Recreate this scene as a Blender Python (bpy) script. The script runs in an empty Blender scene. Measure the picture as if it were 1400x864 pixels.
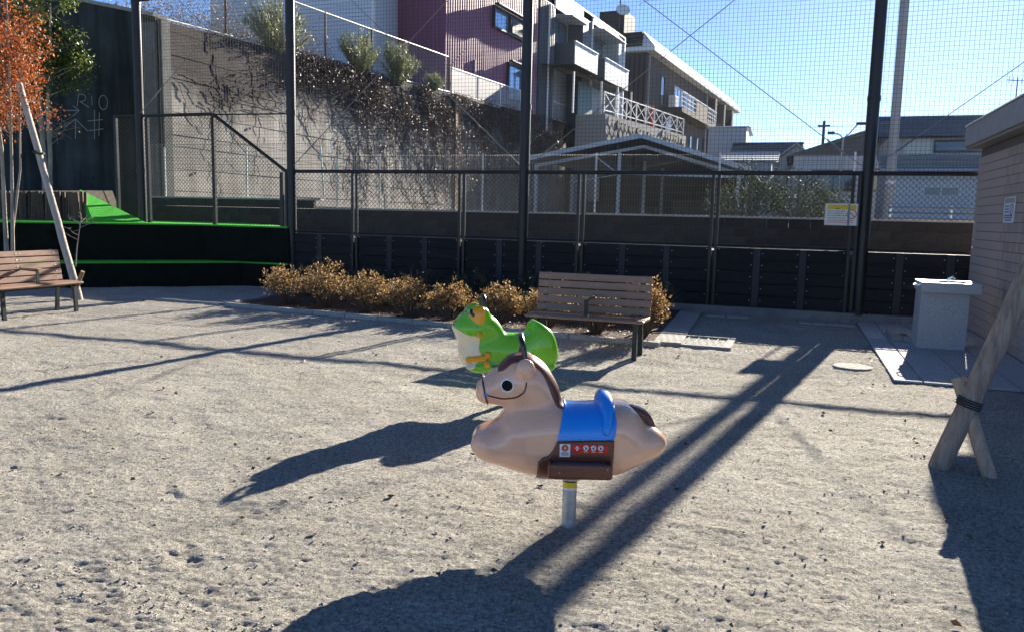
import bpy, bmesh, math, random
import numpy as np
from mathutils import Vector, Matrix

random.seed(7); np.random.seed(7)
RNG = np.random.default_rng(11)
R = math.radians
scene = bpy.context.scene
COL = scene.collection

# ------------------------------------------------------------------ camera
CAM_P, CAM_R, CAM_Y = R(7.08), R(1.32), R(19.2)
fw = Vector((-math.sin(CAM_Y)*math.cos(CAM_P), math.cos(CAM_Y)*math.cos(CAM_P), -math.sin(CAM_P)))
rt0 = Vector((math.cos(CAM_Y), math.sin(CAM_Y), 0)); up0 = rt0.cross(fw)
rt = rt0*math.cos(CAM_R)+up0*math.sin(CAM_R); up = -rt0*math.sin(CAM_R)+up0*math.cos(CAM_R)
cam = bpy.data.cameras.new('camera'); cam_o = bpy.data.objects.new('camera', cam); COL.objects.link(cam_o)
cam_o.matrix_world = Matrix(((rt.x, up.x, -fw.x, 0), (rt.y, up.y, -fw.y, 0), (rt.z, up.z, -fw.z, 1.5), (0, 0, 0, 1)))
cam.sensor_width = 36; cam.lens = 36*1090/1400; cam.clip_start = .05; cam.clip_end = 3000
scene.camera = cam_o

# ------------------------------------------------------------------ light
SUN_AZ, SUN_EL = R(9.8), R(19.0)          # azimuth clockwise from +Y
world = bpy.data.worlds.new('World'); scene.world = world; world.use_nodes = True
wn = world.node_tree.nodes; wl = world.node_tree.links
sky = wn.new('ShaderNodeTexSky'); sky.sky_type = 'NISHITA'; sky.sun_disc = False
sky.sun_elevation = SUN_EL; sky.sun_rotation = SUN_AZ; sky.air_density = .52; sky.dust_density = .08; sky.ozone_density = 4.5; sky.altitude = 50
bg = wn['Background']; bg.inputs['Strength'].default_value = .056
wl.new(sky.outputs[0], bg.inputs['Color'])
sun = bpy.data.lights.new('sun', 'SUN'); sun.energy = 5.0; sun.angle = R(.53); sun.color = (1, .915, .775)
sun_o = bpy.data.objects.new('sun', sun); COL.objects.link(sun_o)
sd = Vector((math.sin(SUN_AZ)*math.cos(SUN_EL), math.cos(SUN_AZ)*math.cos(SUN_EL), math.sin(SUN_EL)))
sun_o.rotation_euler = sd.to_track_quat('Z', 'Y').to_euler(); sun_o.location = sd*60
vs = scene.view_settings; vs.view_transform = 'Standard'; vs.look = 'None'; vs.exposure = 1.95; vs.gamma = 1; vs.use_curve_mapping = False
scene.cycles.max_bounces = 8; scene.cycles.transparent_max_bounces = 24; scene.cycles.volume_bounces = 0

HAZE = .00006
# ------------------------------------------------------------------ materials
MATS = {}
def mat(name, col, rough=.7, var=.12, scale=14, metal=0, bump=0, bscale=80, spec=.4, rnd=0, col2=None, stretch=None, coat=0, detail=5, trans=0):
    if name in MATS: return MATS[name]
    m = bpy.data.materials.new(name); m.use_nodes = True; nt = m.node_tree; n = nt.nodes; l = nt.links
    b = n['Principled BSDF']; b.inputs['Roughness'].default_value = rough; b.inputs['Metallic'].default_value = metal
    b.inputs['Specular IOR Level'].default_value = spec
    if coat: b.inputs['Coat Weight'].default_value = coat; b.inputs['Coat Roughness'].default_value = .12
    tc = n.new('ShaderNodeTexCoord'); src = tc.outputs['Object']
    if stretch:
        mp = n.new('ShaderNodeMapping'); mp.inputs['Scale'].default_value = stretch; l.new(src, mp.inputs[0]); src = mp.outputs[0]
    no = n.new('ShaderNodeTexNoise'); no.inputs['Scale'].default_value = scale; no.inputs['Detail'].default_value = detail; no.inputs['Roughness'].default_value = .62
    l.new(src, no.inputs['Vector'])
    cr = n.new('ShaderNodeValToRGB'); cr.color_ramp.elements[0].position = .3; cr.color_ramp.elements[1].position = .7
    c2 = col2 or tuple(min(1, c*(1+var)) for c in col); c1 = col if col2 else tuple(c*(1-var) for c in col)
    cr.color_ramp.elements[0].color = (*c1, 1); cr.color_ramp.elements[1].color = (*c2, 1)
    l.new(no.outputs['Fac'], cr.inputs[0]); out = cr.outputs[0]
    if rnd:
        oi = n.new('ShaderNodeObjectInfo'); mr = n.new('ShaderNodeMapRange'); mr.inputs['To Min'].default_value = 1-rnd; mr.inputs['To Max'].default_value = 1+rnd
        l.new(oi.outputs['Random'], mr.inputs['Value']); hs = n.new('ShaderNodeHueSaturation')
        l.new(mr.outputs[0], hs.inputs['Value']); l.new(out, hs.inputs['Color']); out = hs.outputs[0]
    l.new(out, b.inputs['Base Color'])
    if bump:
        nb = n.new('ShaderNodeTexNoise'); nb.inputs['Scale'].default_value = bscale; nb.inputs['Detail'].default_value = 6; l.new(src, nb.inputs['Vector'])
        bp = n.new('ShaderNodeBump'); bp.inputs['Strength'].default_value = 1; bp.inputs['Distance'].default_value = bump
        l.new(nb.outputs['Fac'], bp.inputs['Height']); l.new(bp.outputs[0], b.inputs['Normal'])
    if trans:
        tb = n.new('ShaderNodeBsdfTranslucent'); mx = n.new('ShaderNodeMixShader'); mx.inputs[0].default_value = trans
        l.new(out, tb.inputs['Color']); l.new(b.outputs[0], mx.inputs[1]); l.new(tb.outputs[0], mx.inputs[2]); l.new(mx.outputs[0], n['Material Output'].inputs['Surface'])
    MATS[name] = m; return m

def leafmat(name, c1, c2, c3, rough=.5, trans=.35, spec=.4):
    """leaf colour varies from leaf to leaf (random per island)"""
    m = bpy.data.materials.new(name); m.use_nodes = True; nt = m.node_tree; n = nt.nodes; l = nt.links
    b = n['Principled BSDF']; b.inputs['Roughness'].default_value = rough; b.inputs['Specular IOR Level'].default_value = spec
    g = n.new('ShaderNodeNewGeometry'); cr = n.new('ShaderNodeValToRGB')
    cr.color_ramp.elements[0].color = (*c1, 1); cr.color_ramp.elements[1].color = (*c3, 1)
    e = cr.color_ramp.elements.new(.5); e.color = (*c2, 1)
    l.new(g.outputs['Random Per Island'], cr.inputs[0]); l.new(cr.outputs[0], b.inputs['Base Color'])
    tb = n.new('ShaderNodeBsdfTranslucent'); mx = n.new('ShaderNodeMixShader'); mx.inputs[0].default_value = trans
    l.new(cr.outputs[0], tb.inputs['Color']); l.new(b.outputs[0], mx.inputs[1]); l.new(tb.outputs[0], mx.inputs[2]); l.new(mx.outputs[0], n['Material Output'].inputs['Surface'])
    MATS[name] = m; return m

# ------------------------------------------------------------------ helpers
def tag(o, label=None, cat=None, group=None, kind=None):
    if label: o['label'] = label
    if cat: o['category'] = cat
    if group: o['group'] = group
    if kind: o['kind'] = kind
    return o

def empty(name, loc=(0, 0, 0), rz=0, label=None, cat=None, group=None):
    o = bpy.data.objects.new(name, None); COL.objects.link(o); o.location = loc; o.rotation_euler = (0, 0, rz)
    o.empty_display_size = .1
    return tag(o, label, cat, group)

def obj(name, me, m=None, parent=None, loc=None, rot=None):
    o = bpy.data.objects.new(name, me); COL.objects.link(o)
    if m is not None and not me.materials: me.materials.append(m)
    if parent: o.parent = parent
    if loc is not None: o.location = loc
    if rot is not None: o.rotation_euler = rot
    return o

def mesh_np(name, V, F, m=None, smooth=False):
    """V (n,3), F (k,3|4) arrays"""
    V = np.asarray(V, np.float32).reshape(-1, 3); F = np.asarray(F, np.int32)
    me = bpy.data.meshes.new(name); k = F.shape[1]
    me.vertices.add(len(V)); me.vertices.foreach_set('co', V.ravel())
    me.loops.add(F.size); me.loops.foreach_set('vertex_index', F.ravel())
    me.polygons.add(len(F)); me.polygons.foreach_set('loop_start', np.arange(0, F.size, k, dtype=np.int32))
    me.update(calc_edges=True); me.validate()
    if smooth: me.shade_smooth()
    if m: me.materials.append(m)
    return me

class MB:
    """collects shapes into one mesh"""
    def __init__(s): s.v = []; s.f = []
    def add(s, vs, fs):
        o = len(s.v); s.v += [tuple(v) for v in vs]; s.f += [tuple(i+o for i in f) for f in fs]; return s
    def box(s, x0, x1, y0, y1, z0, z1):
        return s.add([(x0,y0,z0),(x1,y0,z0),(x1,y1,z0),(x0,y1,z0),(x0,y0,z1),(x1,y0,z1),(x1,y1,z1),(x0,y1,z1)],
                     [(0,3,2,1),(4,5,6,7),(0,1,5,4),(1,2,6,5),(2,3,7,6),(3,0,4,7)])
    def bbox(s, x0, x1, y0, y1, z0, z1, b=.006):
        """box with chamfered edges"""
        bm = bmesh.new(); bmesh.ops.create_cube(bm, size=1)
        for v in bm.verts: v.co = ((x0+x1)/2+v.co.x*(x1-x0), (y0+y1)/2+v.co.y*(y1-y0), (z0+z1)/2+v.co.z*(z1-z0))
        bmesh.ops.bevel(bm, geom=bm.edges[:], offset=b, segments=1, affect='EDGES')
        bm.verts.index_update(); s.add([v.co[:] for v in bm.verts], [[v.index for v in f.verts] for f in bm.faces]); bm.free(); return s
    def bar(s, p, q, w, h, up=(0, 0, 1)):
        p, q = Vector(p), Vector(q); d = (q-p).normalized(); u = Vector(up)
        a = d.cross(u)
        if a.length < 1e-4: a = d.cross(Vector((0, 1, 0)))
        a.normalize(); b = a.cross(d).normalized(); a *= w/2; b *= h/2
        return s.add([p-a-b, p+a-b, p+a+b, p-a+b, q-a-b, q+a-b, q+a+b, q-a+b],
                     [(0,3,2,1),(4,5,6,7),(0,1,5,4),(1,2,6,5),(2,3,7,6),(3,0,4,7)])
    def tube(s, pts, rad, n=8, cap=True):
        pts = [Vector(p) for p in pts]; k = len(pts)
        if not hasattr(rad, '__len__'): rad = [rad]*k
        o = len(s.v); prev = None
        for i, p in enumerate(pts):
            d = (pts[min(i+1, k-1)]-pts[max(i-1, 0)]).normalized()
            if prev is None:
                a = d.cross(Vector((0, 0, 1)))
                if a.length < .05: a = d.cross(Vector((1, 0, 0)))
            else: a = prev-d*prev.dot(d)
            a.normalize(); prev = a; b = d.cross(a)
            for j in range(n):
                t = 2*math.pi*j/n; s.v.append(tuple(p+(a*math.cos(t)+b*math.sin(t))*rad[i]))
        for i in range(k-1):
            for j in range(n):
                a0 = o+i*n+j; b0 = o+i*n+(j+1) % n; s.f.append((a0, b0, b0+n, a0+n))
        if cap: s.f.append(tuple(o+j for j in reversed(range(n)))); s.f.append(tuple(o+(k-1)*n+j for j in range(n)))
        return s
    def prism(s, poly, vec):
        n = len(poly); v = Vector(vec); ps = [Vector(p) for p in poly]
        return s.add(ps+[p+v for p in ps], [tuple(reversed(range(n))), tuple(range(n, 2*n))]+[(i, (i+1) % n, n+(i+1) % n, n+i) for i in range(n)])
    def disc(s, c, r, n=16, axis='y', rx=None):
        """thin disc of 3 mm"""
        return s
    def lathe(s, prof, n=20, c=(0, 0, 0)):
        o = len(s.v); k = len(prof)
        for r, z in prof:
            for j in range(n): s.v.append((c[0]+r*math.cos(2*math.pi*j/n), c[1]+r*math.sin(2*math.pi*j/n), c[2]+z))
        for i in range(k-1):
            for j in range(n):
                a = o+i*n+j; b = o+i*n+(j+1) % n; s.f.append((a, b, b+n, a+n))
        s.f.append(tuple(o+j for j in reversed(range(n)))); s.f.append(tuple(o+(k-1)*n+j for j in range(n))); return s
    def mesh(s, name, m=None, smooth=False, fix=True):
        me = bpy.data.meshes.new(name); me.from_pydata(s.v, [], s.f); me.update()
        if fix:
            bm = bmesh.new(); bm.from_mesh(me); bmesh.ops.recalc_face_normals(bm, faces=bm.faces[:]); bm.to_mesh(me); bm.free()
        if smooth:
            me.shade_smooth()
            try: me.set_sharp_from_angle(angle=R(38))
            except Exception: pass
        if m: me.materials.append(m)
        return me
    def build(s, name, m, parent=None, smooth=False, loc=None, rot=None, kind=None):
        o = obj(name, s.mesh(name, m, smooth), None, parent, loc, rot)
        if kind: o['kind'] = kind
        return o

def struct(o): o['kind'] = 'structure'; return o

def leaves(P, D, L, W, fold=.25):
    """one folded rhombic leaf (2 quads -> 6 verts) per point; P centres, D directions"""
    n = len(P); P = np.asarray(P, float); D = D/np.linalg.norm(D, axis=1, keepdims=True)
    rv = RNG.normal(size=(n, 3)); S = np.cross(D, rv); S /= np.linalg.norm(S, axis=1, keepdims=True)
    N = np.cross(D, S); L = np.broadcast_to(np.asarray(L, float).reshape(-1, 1), (n, 1)); W = np.broadcast_to(np.asarray(W, float).reshape(-1, 1), (n, 1))
    b = P-D*L/2; t = P+D*L/2; a = P-D*L*.08
    l = a+S*W/2+N*W*fold; r = a-S*W/2+N*W*fold
    V = np.stack([b, r, t, l], 1).reshape(-1, 3)
    F = np.arange(n*4).reshape(n, 4)
    F = np.concatenate([F[:, [0, 1, 2]], F[:, [0, 2, 3]]])
    return V, F

def sunlit_noise(): pass

# value noise (numpy) for terrain and walls
_h = np.random.default_rng(5).random((256, 256))
def vnoise(x, y):
    xi = np.floor(x).astype(int); yi = np.floor(y).astype(int); fx = x-xi; fy = y-yi
    fx = fx*fx*(3-2*fx); fy = fy*fy*(3-2*fy); g = lambda i, j: _h[i % 256, j % 256]
    return (g(xi, yi)*(1-fx)+g(xi+1, yi)*fx)*(1-fy)+(g(xi, yi+1)*(1-fx)+g(xi+1, yi+1)*fx)*fy
def fbm(x, y, o=4, g=.5):
    s = 0; a = 1; t = 0
    for k in range(o): s = s+a*(vnoise(x*2**k+17.3*k, y*2**k+9.1*k)-.5); t += a; a *= g
    return s/t
# ================================================================== GROUND
def ground_material():
    m = bpy.data.materials.new('gravelly_dirt'); m.use_nodes = True; n = m.node_tree.nodes; l = m.node_tree.links
    b = n['Principled BSDF']; b.inputs['Roughness'].default_value = .95; b.inputs['Specular IOR Level'].default_value = .12
    tc = n.new('ShaderNodeTexCoord'); src = tc.outputs['Object']
    def noise(sc, det=4, ro=.6, mp=None):
        t = n.new('ShaderNodeTexNoise'); t.inputs['Scale'].default_value = sc; t.inputs['Detail'].default_value = det; t.inputs['Roughness'].default_value = ro
        if mp:
            q = n.new('ShaderNodeMapping'); q.inputs['Scale'].default_value = mp; l.new(src, q.inputs[0]); l.new(q.outputs[0], t.inputs['Vector'])
        else: l.new(src, t.inputs['Vector'])
        return t.outputs['Fac']
    def ramp(f, p0, c0, p1, c1):
        r = n.new('ShaderNodeValToRGB'); r.color_ramp.elements[0].position = p0; r.color_ramp.elements[1].position = p1
        r.color_ramp.elements[0].color = (*c0, 1); r.color_ramp.elements[1].color = (*c1, 1); l.new(f, r.inputs[0]); return r.outputs[0]
    def mix(a, b_, f, typ='MIX'):
        x = n.new('ShaderNodeMix'); x.data_type = 'RGBA'; x.blend_type = typ
        if hasattr(f, 'links'): l.new(f, x.inputs[0])
        else: x.inputs[0].default_value = f
        l.new(a, x.inputs[6]); l.new(b_, x.inputs[7]); return x.outputs[2]
    base = ramp(noise(1.4, 7, .7), .34, (.66, .615, .535), .66, (.88, .83, .735))
    mid = ramp(noise(42, 6, .8), .42, (.34, .335, .33), .55, (1, 1, 1))
    fine = ramp(noise(170, 3, .7), .34, (.44, .43, .43), .56, (1, 1, 1))
    c = mix(base, mid, .8, 'MULTIPLY'); c = mix(c, fine, .9, 'MULTIPLY')
    v = n.new('ShaderNodeTexVoronoi'); v.inputs['Scale'].default_value = 120; l.new(src, v.inputs['Vector'])
    g = n.new('ShaderNodeValToRGB'); g.color_ramp.elements[0].position = .12; g.color_ramp.elements[1].position = .2
    g.color_ramp.elements[0].color = (1, 1, 1, 1); g.color_ramp.elements[1].color = (0, 0, 0, 1); l.new(v.outputs['Distance'], g.inputs[0])
    gn = n.new('ShaderNodeMath'); gn.operation = 'MULTIPLY'; l.new(g.outputs[0], gn.inputs[0])
    sw = n.new('ShaderNodeMapRange'); sw.inputs['From Min'].default_value = .5; sw.inputs['From Max'].default_value = .62; l.new(noise(9, 2), sw.inputs['Value']); l.new(sw.outputs[0], gn.inputs[1])
    pv = n.new('ShaderNodeHueSaturation'); pv.inputs['Saturation'].default_value = .06; pv.inputs['Value'].default_value = .55; l.new(v.outputs['Color'], pv.inputs['Color'])
    c = mix(c, pv.outputs[0], gn.outputs[0])
    l.new(c, b.inputs['Base Color'])
    h1 = noise(45, 6, .8); h2 = noise(240, 3, .7)
    ad = n.new('ShaderNodeMath'); ad.operation = 'MULTIPLY_ADD'; ad.inputs[1].default_value = .45; l.new(h2, ad.inputs[0]); l.new(h1, ad.inputs[2])
    bp = n.new('ShaderNodeBump'); bp.inputs['Strength'].default_value = 1; bp.inputs['Distance'].default_value = .042; l.new(ad.outputs[0], bp.inputs['Height']); l.new(bp.outputs[0], b.inputs['Normal'])
    return m
ys = [-260, -120, -60, -30, -14, -6, -2, .5, 1.4]; y = 1.9
while y < 13.3: ys.append(y); y += max(.0095, .0048*y)
ys += [13.6, 16, 20, 28, 40, 60, 90, 140, 220, 330]
xs = list(np.r_[[-330, -220, -140, -90, -60, -40, -28, -20, -16], np.linspace(-13.5, 4.2, 880), [5, 7, 11, 18, 30, 60, 100, 160, 240, 330]])
GX, GY = np.meshgrid(np.array(xs), np.array(ys))
msk = np.clip((GY-1.2)/.8, 0, 1)*np.clip((13.2-GY)/1.0, 0, 1)*np.clip((GX+13.4)/1, 0, 1)*np.clip((4-GX)/.8, 0, 1)
def ground_h(X, Y):
    h = .030*fbm(X*.55, Y*.55, 3)+.020*fbm(X*2.3+5, Y*2.3, 3)+.016*fbm(X*7+31, Y*9, 3)
    rough = np.clip(.9+.9*fbm(X*.9+70, Y*.9+11, 2), .65, 1.2)
    n3 = fbm(X*22+3, Y*30+8, 4, .62); h += .0125*rough*n3-.009*rough*np.clip(n3-.12, 0, 1)
    h += .014*rough*fbm(X*60+9, Y*75+2, 2)
    return h
GZ = ground_h(GX, GY)
fr = np.random.default_rng(21)
for k in range(150):                                            # shoe prints and scuffs
    cx, cy = fr.uniform(-6, 2.5), 2.4+6.5*fr.random()**1.5; a = fr.uniform(0, 6.28); L, W, dep = fr.uniform(.11, .15), fr.uniform(.04, .055), fr.uniform(.003, .006)
    sel = (np.abs(GX-cx) < .3) & (np.abs(GY-cy) < .3)
    u = (GX[sel]-cx)*math.cos(a)+(GY[sel]-cy)*math.sin(a); w = -(GX[sel]-cx)*math.sin(a)+(GY[sel]-cy)*math.cos(a)
    q = np.sqrt((u/L)**2+(w/(W*(1-.25*np.cos(u/L*3))))**2); ins = np.clip((1-q)*4, 0, 1)
    GZ[sel] += -dep*ins+.35*dep*np.exp(-((q-1.12)/.12)**2)+ins*.0025*np.sin(u*2*math.pi/.017)
for cx, cy, r, dz in ((-.96, 3.68, .55, -.012), (-2.12, 5.94, .6, -.012), (-1.35, 3.5, .45, .016), (-.5, 3.95, .35, .012)):
    GZ += dz*np.exp(-((GX-cx)**2+(GY-cy)**2)/(r*r)*2)
GZ *= msk
n_, m_ = GX.shape; I = np.arange(n_*m_).reshape(n_, m_)
GF = np.stack([I[:-1, :-1], I[:-1, 1:], I[1:, 1:], I[1:, :-1]], -1).reshape(-1, 4)
ground = struct(obj('ground', mesh_np('ground', np.stack([GX, GY, GZ], -1), GF, ground_material(), True)))
_gx = np.array(xs); _gy = np.array(ys)
def gz(x, y):
    i = min(max(np.searchsorted(_gy, y)-1, 0), n_-2); j = min(max(np.searchsorted(_gx, x)-1, 0), m_-2)
    return float(GZ[i:i+2, j:j+2].mean())

# pebbles and crumbs lying on the dirt
N = 9000; py = 2.2+9*RNG.random(N)**1.7; px = -.36*py+(RNG.random(N)-.5)*(1.9*py)
keep = (px > -12) & (px < 3.9) & ~((px > .95) & (py > 8.2)); px, py = px[keep], py[keep]; N = len(px)
ii = np.clip(np.searchsorted(_gy, py)-1, 0, n_-2); jj = np.clip(np.searchsorted(_gx, px)-1, 0, m_-2)
pz = GZ[ii, jj]; s = .0022+.0065*RNG.random(N)**3
octa = np.array([(1, 0, 0), (0, 1, 0), (-1, 0, 0), (0, -1, 0), (0, 0, .7), (0, 0, -.7)])
V = (octa[None]*(s[:, None, None]*RNG.uniform(.6, 1.4, (N, 6, 1))))+np.stack([px, py, pz+s*.25], 1)[:, None]
ft = np.array([(0, 1, 4), (1, 2, 4), (2, 3, 4), (3, 0, 4), (1, 0, 5), (2, 1, 5), (3, 2, 5), (0, 3, 5)])
F = (ft[None]+np.arange(N)[:, None, None]*6).reshape(-1, 3)
pb = obj('pebbles', mesh_np('pebbles', V, F, mat('pebble', (.2, .19, .18), .9, col2=(.5, .47, .43), scale=9)))
tag(pb, 'small grey pebbles and crumbs scattered over the dirt ground', 'pebbles', kind='stuff')
# dry leaves blown over the ground
N = 130; py = 2.6+8*RNG.random(N); px = -.36*py+(RNG.random(N)-.5)*(1.5*py); px = np.clip(px, -10, .9)
V, F = leaves(np.stack([px, py, [gz(a, b)+.012 for a, b in zip(px, py)]], 1), np.c_[RNG.normal(size=(N, 2)), RNG.normal(size=N)*.2], RNG.uniform(.02, .05, N), RNG.uniform(.012, .03, N))
dl = obj('fallen_leaves', mesh_np('fallen_leaves', V, F, leafmat('dry_leaf', (.05, .03, .02), (.12, .07, .035), (.2, .12, .05), trans=.1)))
tag(dl, 'few dry brown leaves lying on the dirt', 'leaves', kind='stuff')

# ================================================================== TERRAIN BEHIND THE FENCE
asph = mat('asphalt', (.07, .07, .072), .9, .3, 6, bump=.004, bscale=200)
conc = mat('concrete', (.33, .32, .30), .9, .22, 3, bump=.004, bscale=40)
conc_l = mat('concrete_light', (.5, .48, .45), .85, .15, 5, bump=.002, bscale=90)
struct(MB().box(-13.4, 60, 13.68, 16.2, .02, 1.02).build('verge', mat('verge_soil', (.12, .105, .09), .95, .3, 8, bump=.02, bscale=25)))
def sheet(name, pts, z0, m):                   # thick slab from a plan polygon
    return struct(MB().prism([(x, y, z0) for x, y, z in pts], (0, 0, 1)).build(name, m)) if False else None
plat = MB(); plat.box(-15.98, 320, 16.62, 320, .05, 1.42)
struct(plat.build('yard', asph))
# hillside above the retaining wall: edge polyline (x, y, z)
EDGE = [(-16.25, 17.3, 6.42), (-16.25, 36.5, 7.42), (-16.2, 57, 8.35), (-13.3, 80.5, 9.72), (-8, 122, 10.4), (6, 200, 10.5), (20, 310, 10.5)]
hb = MB(); k = len(EDGE)
vv = []
for x, y, z in EDGE: vv += [(x, y, z), (x-7, y, z+.25), (x-60, y, z+4), (-320, y, z+10), (x, y, .05)]
ff = []
for i in range(k-1):
    for j in range(3): ff.append((i*5+j, i*5+5+j, i*5+6+j, i*5+1+j))
    ff.append((i*5, i*5+4, i*5+9, i*5+5))
hb.add(vv, ff); hb.add([vv[0], vv[1], vv[2], vv[3], (-320, 17.3, .05), vv[4]], [(0, 1, 2, 3, 4, 5)])
struct(hb.build('hillside', mat('hill_soil', (.10, .085, .06), .95, .35, 1.2, bump=.05, bscale=6)))

# ---- turf bank at the left: two tiers, riser line running diagonally to the fence
turf = mat('artificial_turf', (.075, .48, .05), .85, .22, 30, bump=.012, bscale=220, spec=.15)
riserm = mat('turf_riser_shade', (.007, .010, .008), .95, .4, 8, spec=.05)  # turf faces of the bank, their deep shade put into a near-black colour
L1 = [(-30.5, -6.5), (-13.5, 10.3), (-12.6, 11.15), (-11.4, 12.3), (-10.4, 13.32), (-9.3, 13.32)]
tb = MB(); tr_ = MB()
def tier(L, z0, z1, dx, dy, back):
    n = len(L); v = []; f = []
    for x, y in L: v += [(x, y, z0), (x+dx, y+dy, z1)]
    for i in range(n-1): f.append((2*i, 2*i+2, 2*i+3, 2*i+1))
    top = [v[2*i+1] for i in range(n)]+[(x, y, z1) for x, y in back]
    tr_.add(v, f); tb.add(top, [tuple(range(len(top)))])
    for i in range(n-1): tb.bar((v[2*i+1][0], v[2*i+1][1], z1-.012), (v[2*i+3][0], v[2*i+3][1], z1-.012), .05, .03)
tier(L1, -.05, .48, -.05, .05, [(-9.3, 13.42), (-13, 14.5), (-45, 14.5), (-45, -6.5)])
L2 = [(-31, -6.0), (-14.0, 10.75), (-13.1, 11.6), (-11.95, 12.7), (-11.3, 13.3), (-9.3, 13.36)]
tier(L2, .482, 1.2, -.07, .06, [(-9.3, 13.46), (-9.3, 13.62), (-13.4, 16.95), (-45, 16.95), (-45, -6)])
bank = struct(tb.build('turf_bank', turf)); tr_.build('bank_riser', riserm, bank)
# earth mound with ribbed edging on the bank
md = MB(); md.add([(-26, 12.95, 1.2), (-14.45, 12.95, 1.2), (-14.4, 12.95, 1.2), (-26, 13.0, 1.78), (-14.62, 13.0, 1.80), (-26, 15.2, 1.9), (-15.6, 15.2, 1.9), (-15.5, 15.4, 1.19)],
                  [(0, 1, 4, 3), (3, 4, 6, 5), (1, 7, 6, 4)])
struct(md.build('mound', mat('bark_soil', (.035, .024, .017), .95, .4, 12, bump=.03, bscale=30)))
sl = MB(); sl.add([(-14.62, 13.36, 1.87), (-13.32, 12.44, 1.28), (-12.75, 13.3, 1.195), (-13.35, 12.44, 1.19), (-14.62, 13.36, 1.19)], [(0, 1, 2), (0, 4, 3, 1), (1, 3, 2), (0, 2, 4)])
struct(sl.build('turf_slope', turf))
edg = empty('garden_edging', (-20, 12.9, 1.2), 0, 'dark brown ribbed timber edging holding the mound on the turf bank', 'edging')
st = MB().tube([(0, 0, 0), (0, .03, .58), (0, .035, .6)], [.036, .036, .025], 7).mesh('stake', mat('edging_wood', (.11, .07, .045), .85, .4, 25, rnd=.35), True)
for i in range(100):
    x = -13.98-.082*i
    if x < -20.5: break
    o = obj('stake', st, None, edg, (x+20, -.02+.01*math.sin(i*2.1), .01*math.sin(i*1.7))); o.rotation_euler.z = i
# ================================================================== CONCRETE WALLS
def streak_concrete(name, c1, c2, dark, streak=.6, lines=0, top=None):
    m = bpy.data.materials.new(name); m.use_nodes = True; n = m.node_tree.nodes; l = m.node_tree.links
    b = n['Principled BSDF']; b.inputs['Roughness'].default_value = .92; b.inputs['Specular IOR Level'].default_value = .2
    tc = n.new('ShaderNodeTexCoord')
    def noise(sc, mp, det=6):
        q = n.new('ShaderNodeMapping'); q.inputs['Scale'].default_value = mp; l.new(tc.outputs['Object'], q.inputs[0])
        t = n.new('ShaderNodeTexNoise'); t.inputs['Scale'].default_value = sc; t.inputs['Detail'].default_value = det; t.inputs['Roughness'].default_value = .65; l.new(q.outputs[0], t.inputs['Vector']); return t.outputs['Fac']
    def ramp(f, p0, c0, p1, c1_):
        r = n.new('ShaderNodeValToRGB'); r.color_ramp.elements[0].position = p0; r.color_ramp.elements[1].position = p1
        r.color_ramp.elements[0].color = (*c0, 1); r.color_ramp.elements[1].color = (*c1_, 1); l.new(f, r.inputs[0]); return r.outputs[0]
    base = ramp(noise(.9, (1, 1, 1)), .35, c1, .68, c2)
    st = ramp(noise(1.6, (1.2, 1.2, .09)), .42, dark, .6, (1, 1, 1))
    x = n.new('ShaderNodeMix'); x.data_type = 'RGBA'; x.blend_type = 'MULTIPLY'; x.inputs[0].default_value = streak; l.new(base, x.inputs[6]); l.new(st, x.inputs[7]); c = x.outputs[2]
    fi = ramp(noise(24, (1, 1, 1)), .3, (.72, .72, .72), .6, (1, 1, 1))
    x2 = n.new('ShaderNodeMix'); x2.data_type = 'RGBA'; x2.blend_type = 'MULTIPLY'; x2.inputs[0].default_value = .8; l.new(c, x2.inputs[6]); l.new(fi, x2.inputs[7]); c = x2.outputs[2]
    if top:   # much darker towards the top, with a ragged lower edge: z > top
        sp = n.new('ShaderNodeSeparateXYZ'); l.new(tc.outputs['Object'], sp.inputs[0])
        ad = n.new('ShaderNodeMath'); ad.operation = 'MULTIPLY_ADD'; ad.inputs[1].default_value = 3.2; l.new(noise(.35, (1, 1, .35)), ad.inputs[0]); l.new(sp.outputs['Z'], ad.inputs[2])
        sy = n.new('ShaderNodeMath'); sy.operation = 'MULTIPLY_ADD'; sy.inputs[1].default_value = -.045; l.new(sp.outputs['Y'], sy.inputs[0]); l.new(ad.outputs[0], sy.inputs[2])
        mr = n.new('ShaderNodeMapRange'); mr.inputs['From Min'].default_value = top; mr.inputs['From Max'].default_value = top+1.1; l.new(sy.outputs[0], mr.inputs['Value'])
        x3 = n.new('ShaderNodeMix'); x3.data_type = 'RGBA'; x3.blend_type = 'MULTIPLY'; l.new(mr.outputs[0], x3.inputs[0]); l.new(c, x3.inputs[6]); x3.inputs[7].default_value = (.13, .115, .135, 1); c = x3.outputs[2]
    l.new(c, b.inputs['Base Color'])
    bp = n.new('ShaderNodeBump'); bp.inputs['Distance'].default_value = .006; l.new(noise(12, (1, 1, 1)), bp.inputs['Height']); l.new(bp.outputs[0], b.inputs['Normal'])
    return m
dark_conc = streak_concrete('stained_concrete', (.035, .038, .036), (.08, .084, .078), (.3, .3, .3), .8)
lit_conc = streak_concrete('retaining_concrete', (.34, .315, .28), (.50, .47, .42), (.55, .53, .5), .55, top=4.25)

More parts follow.
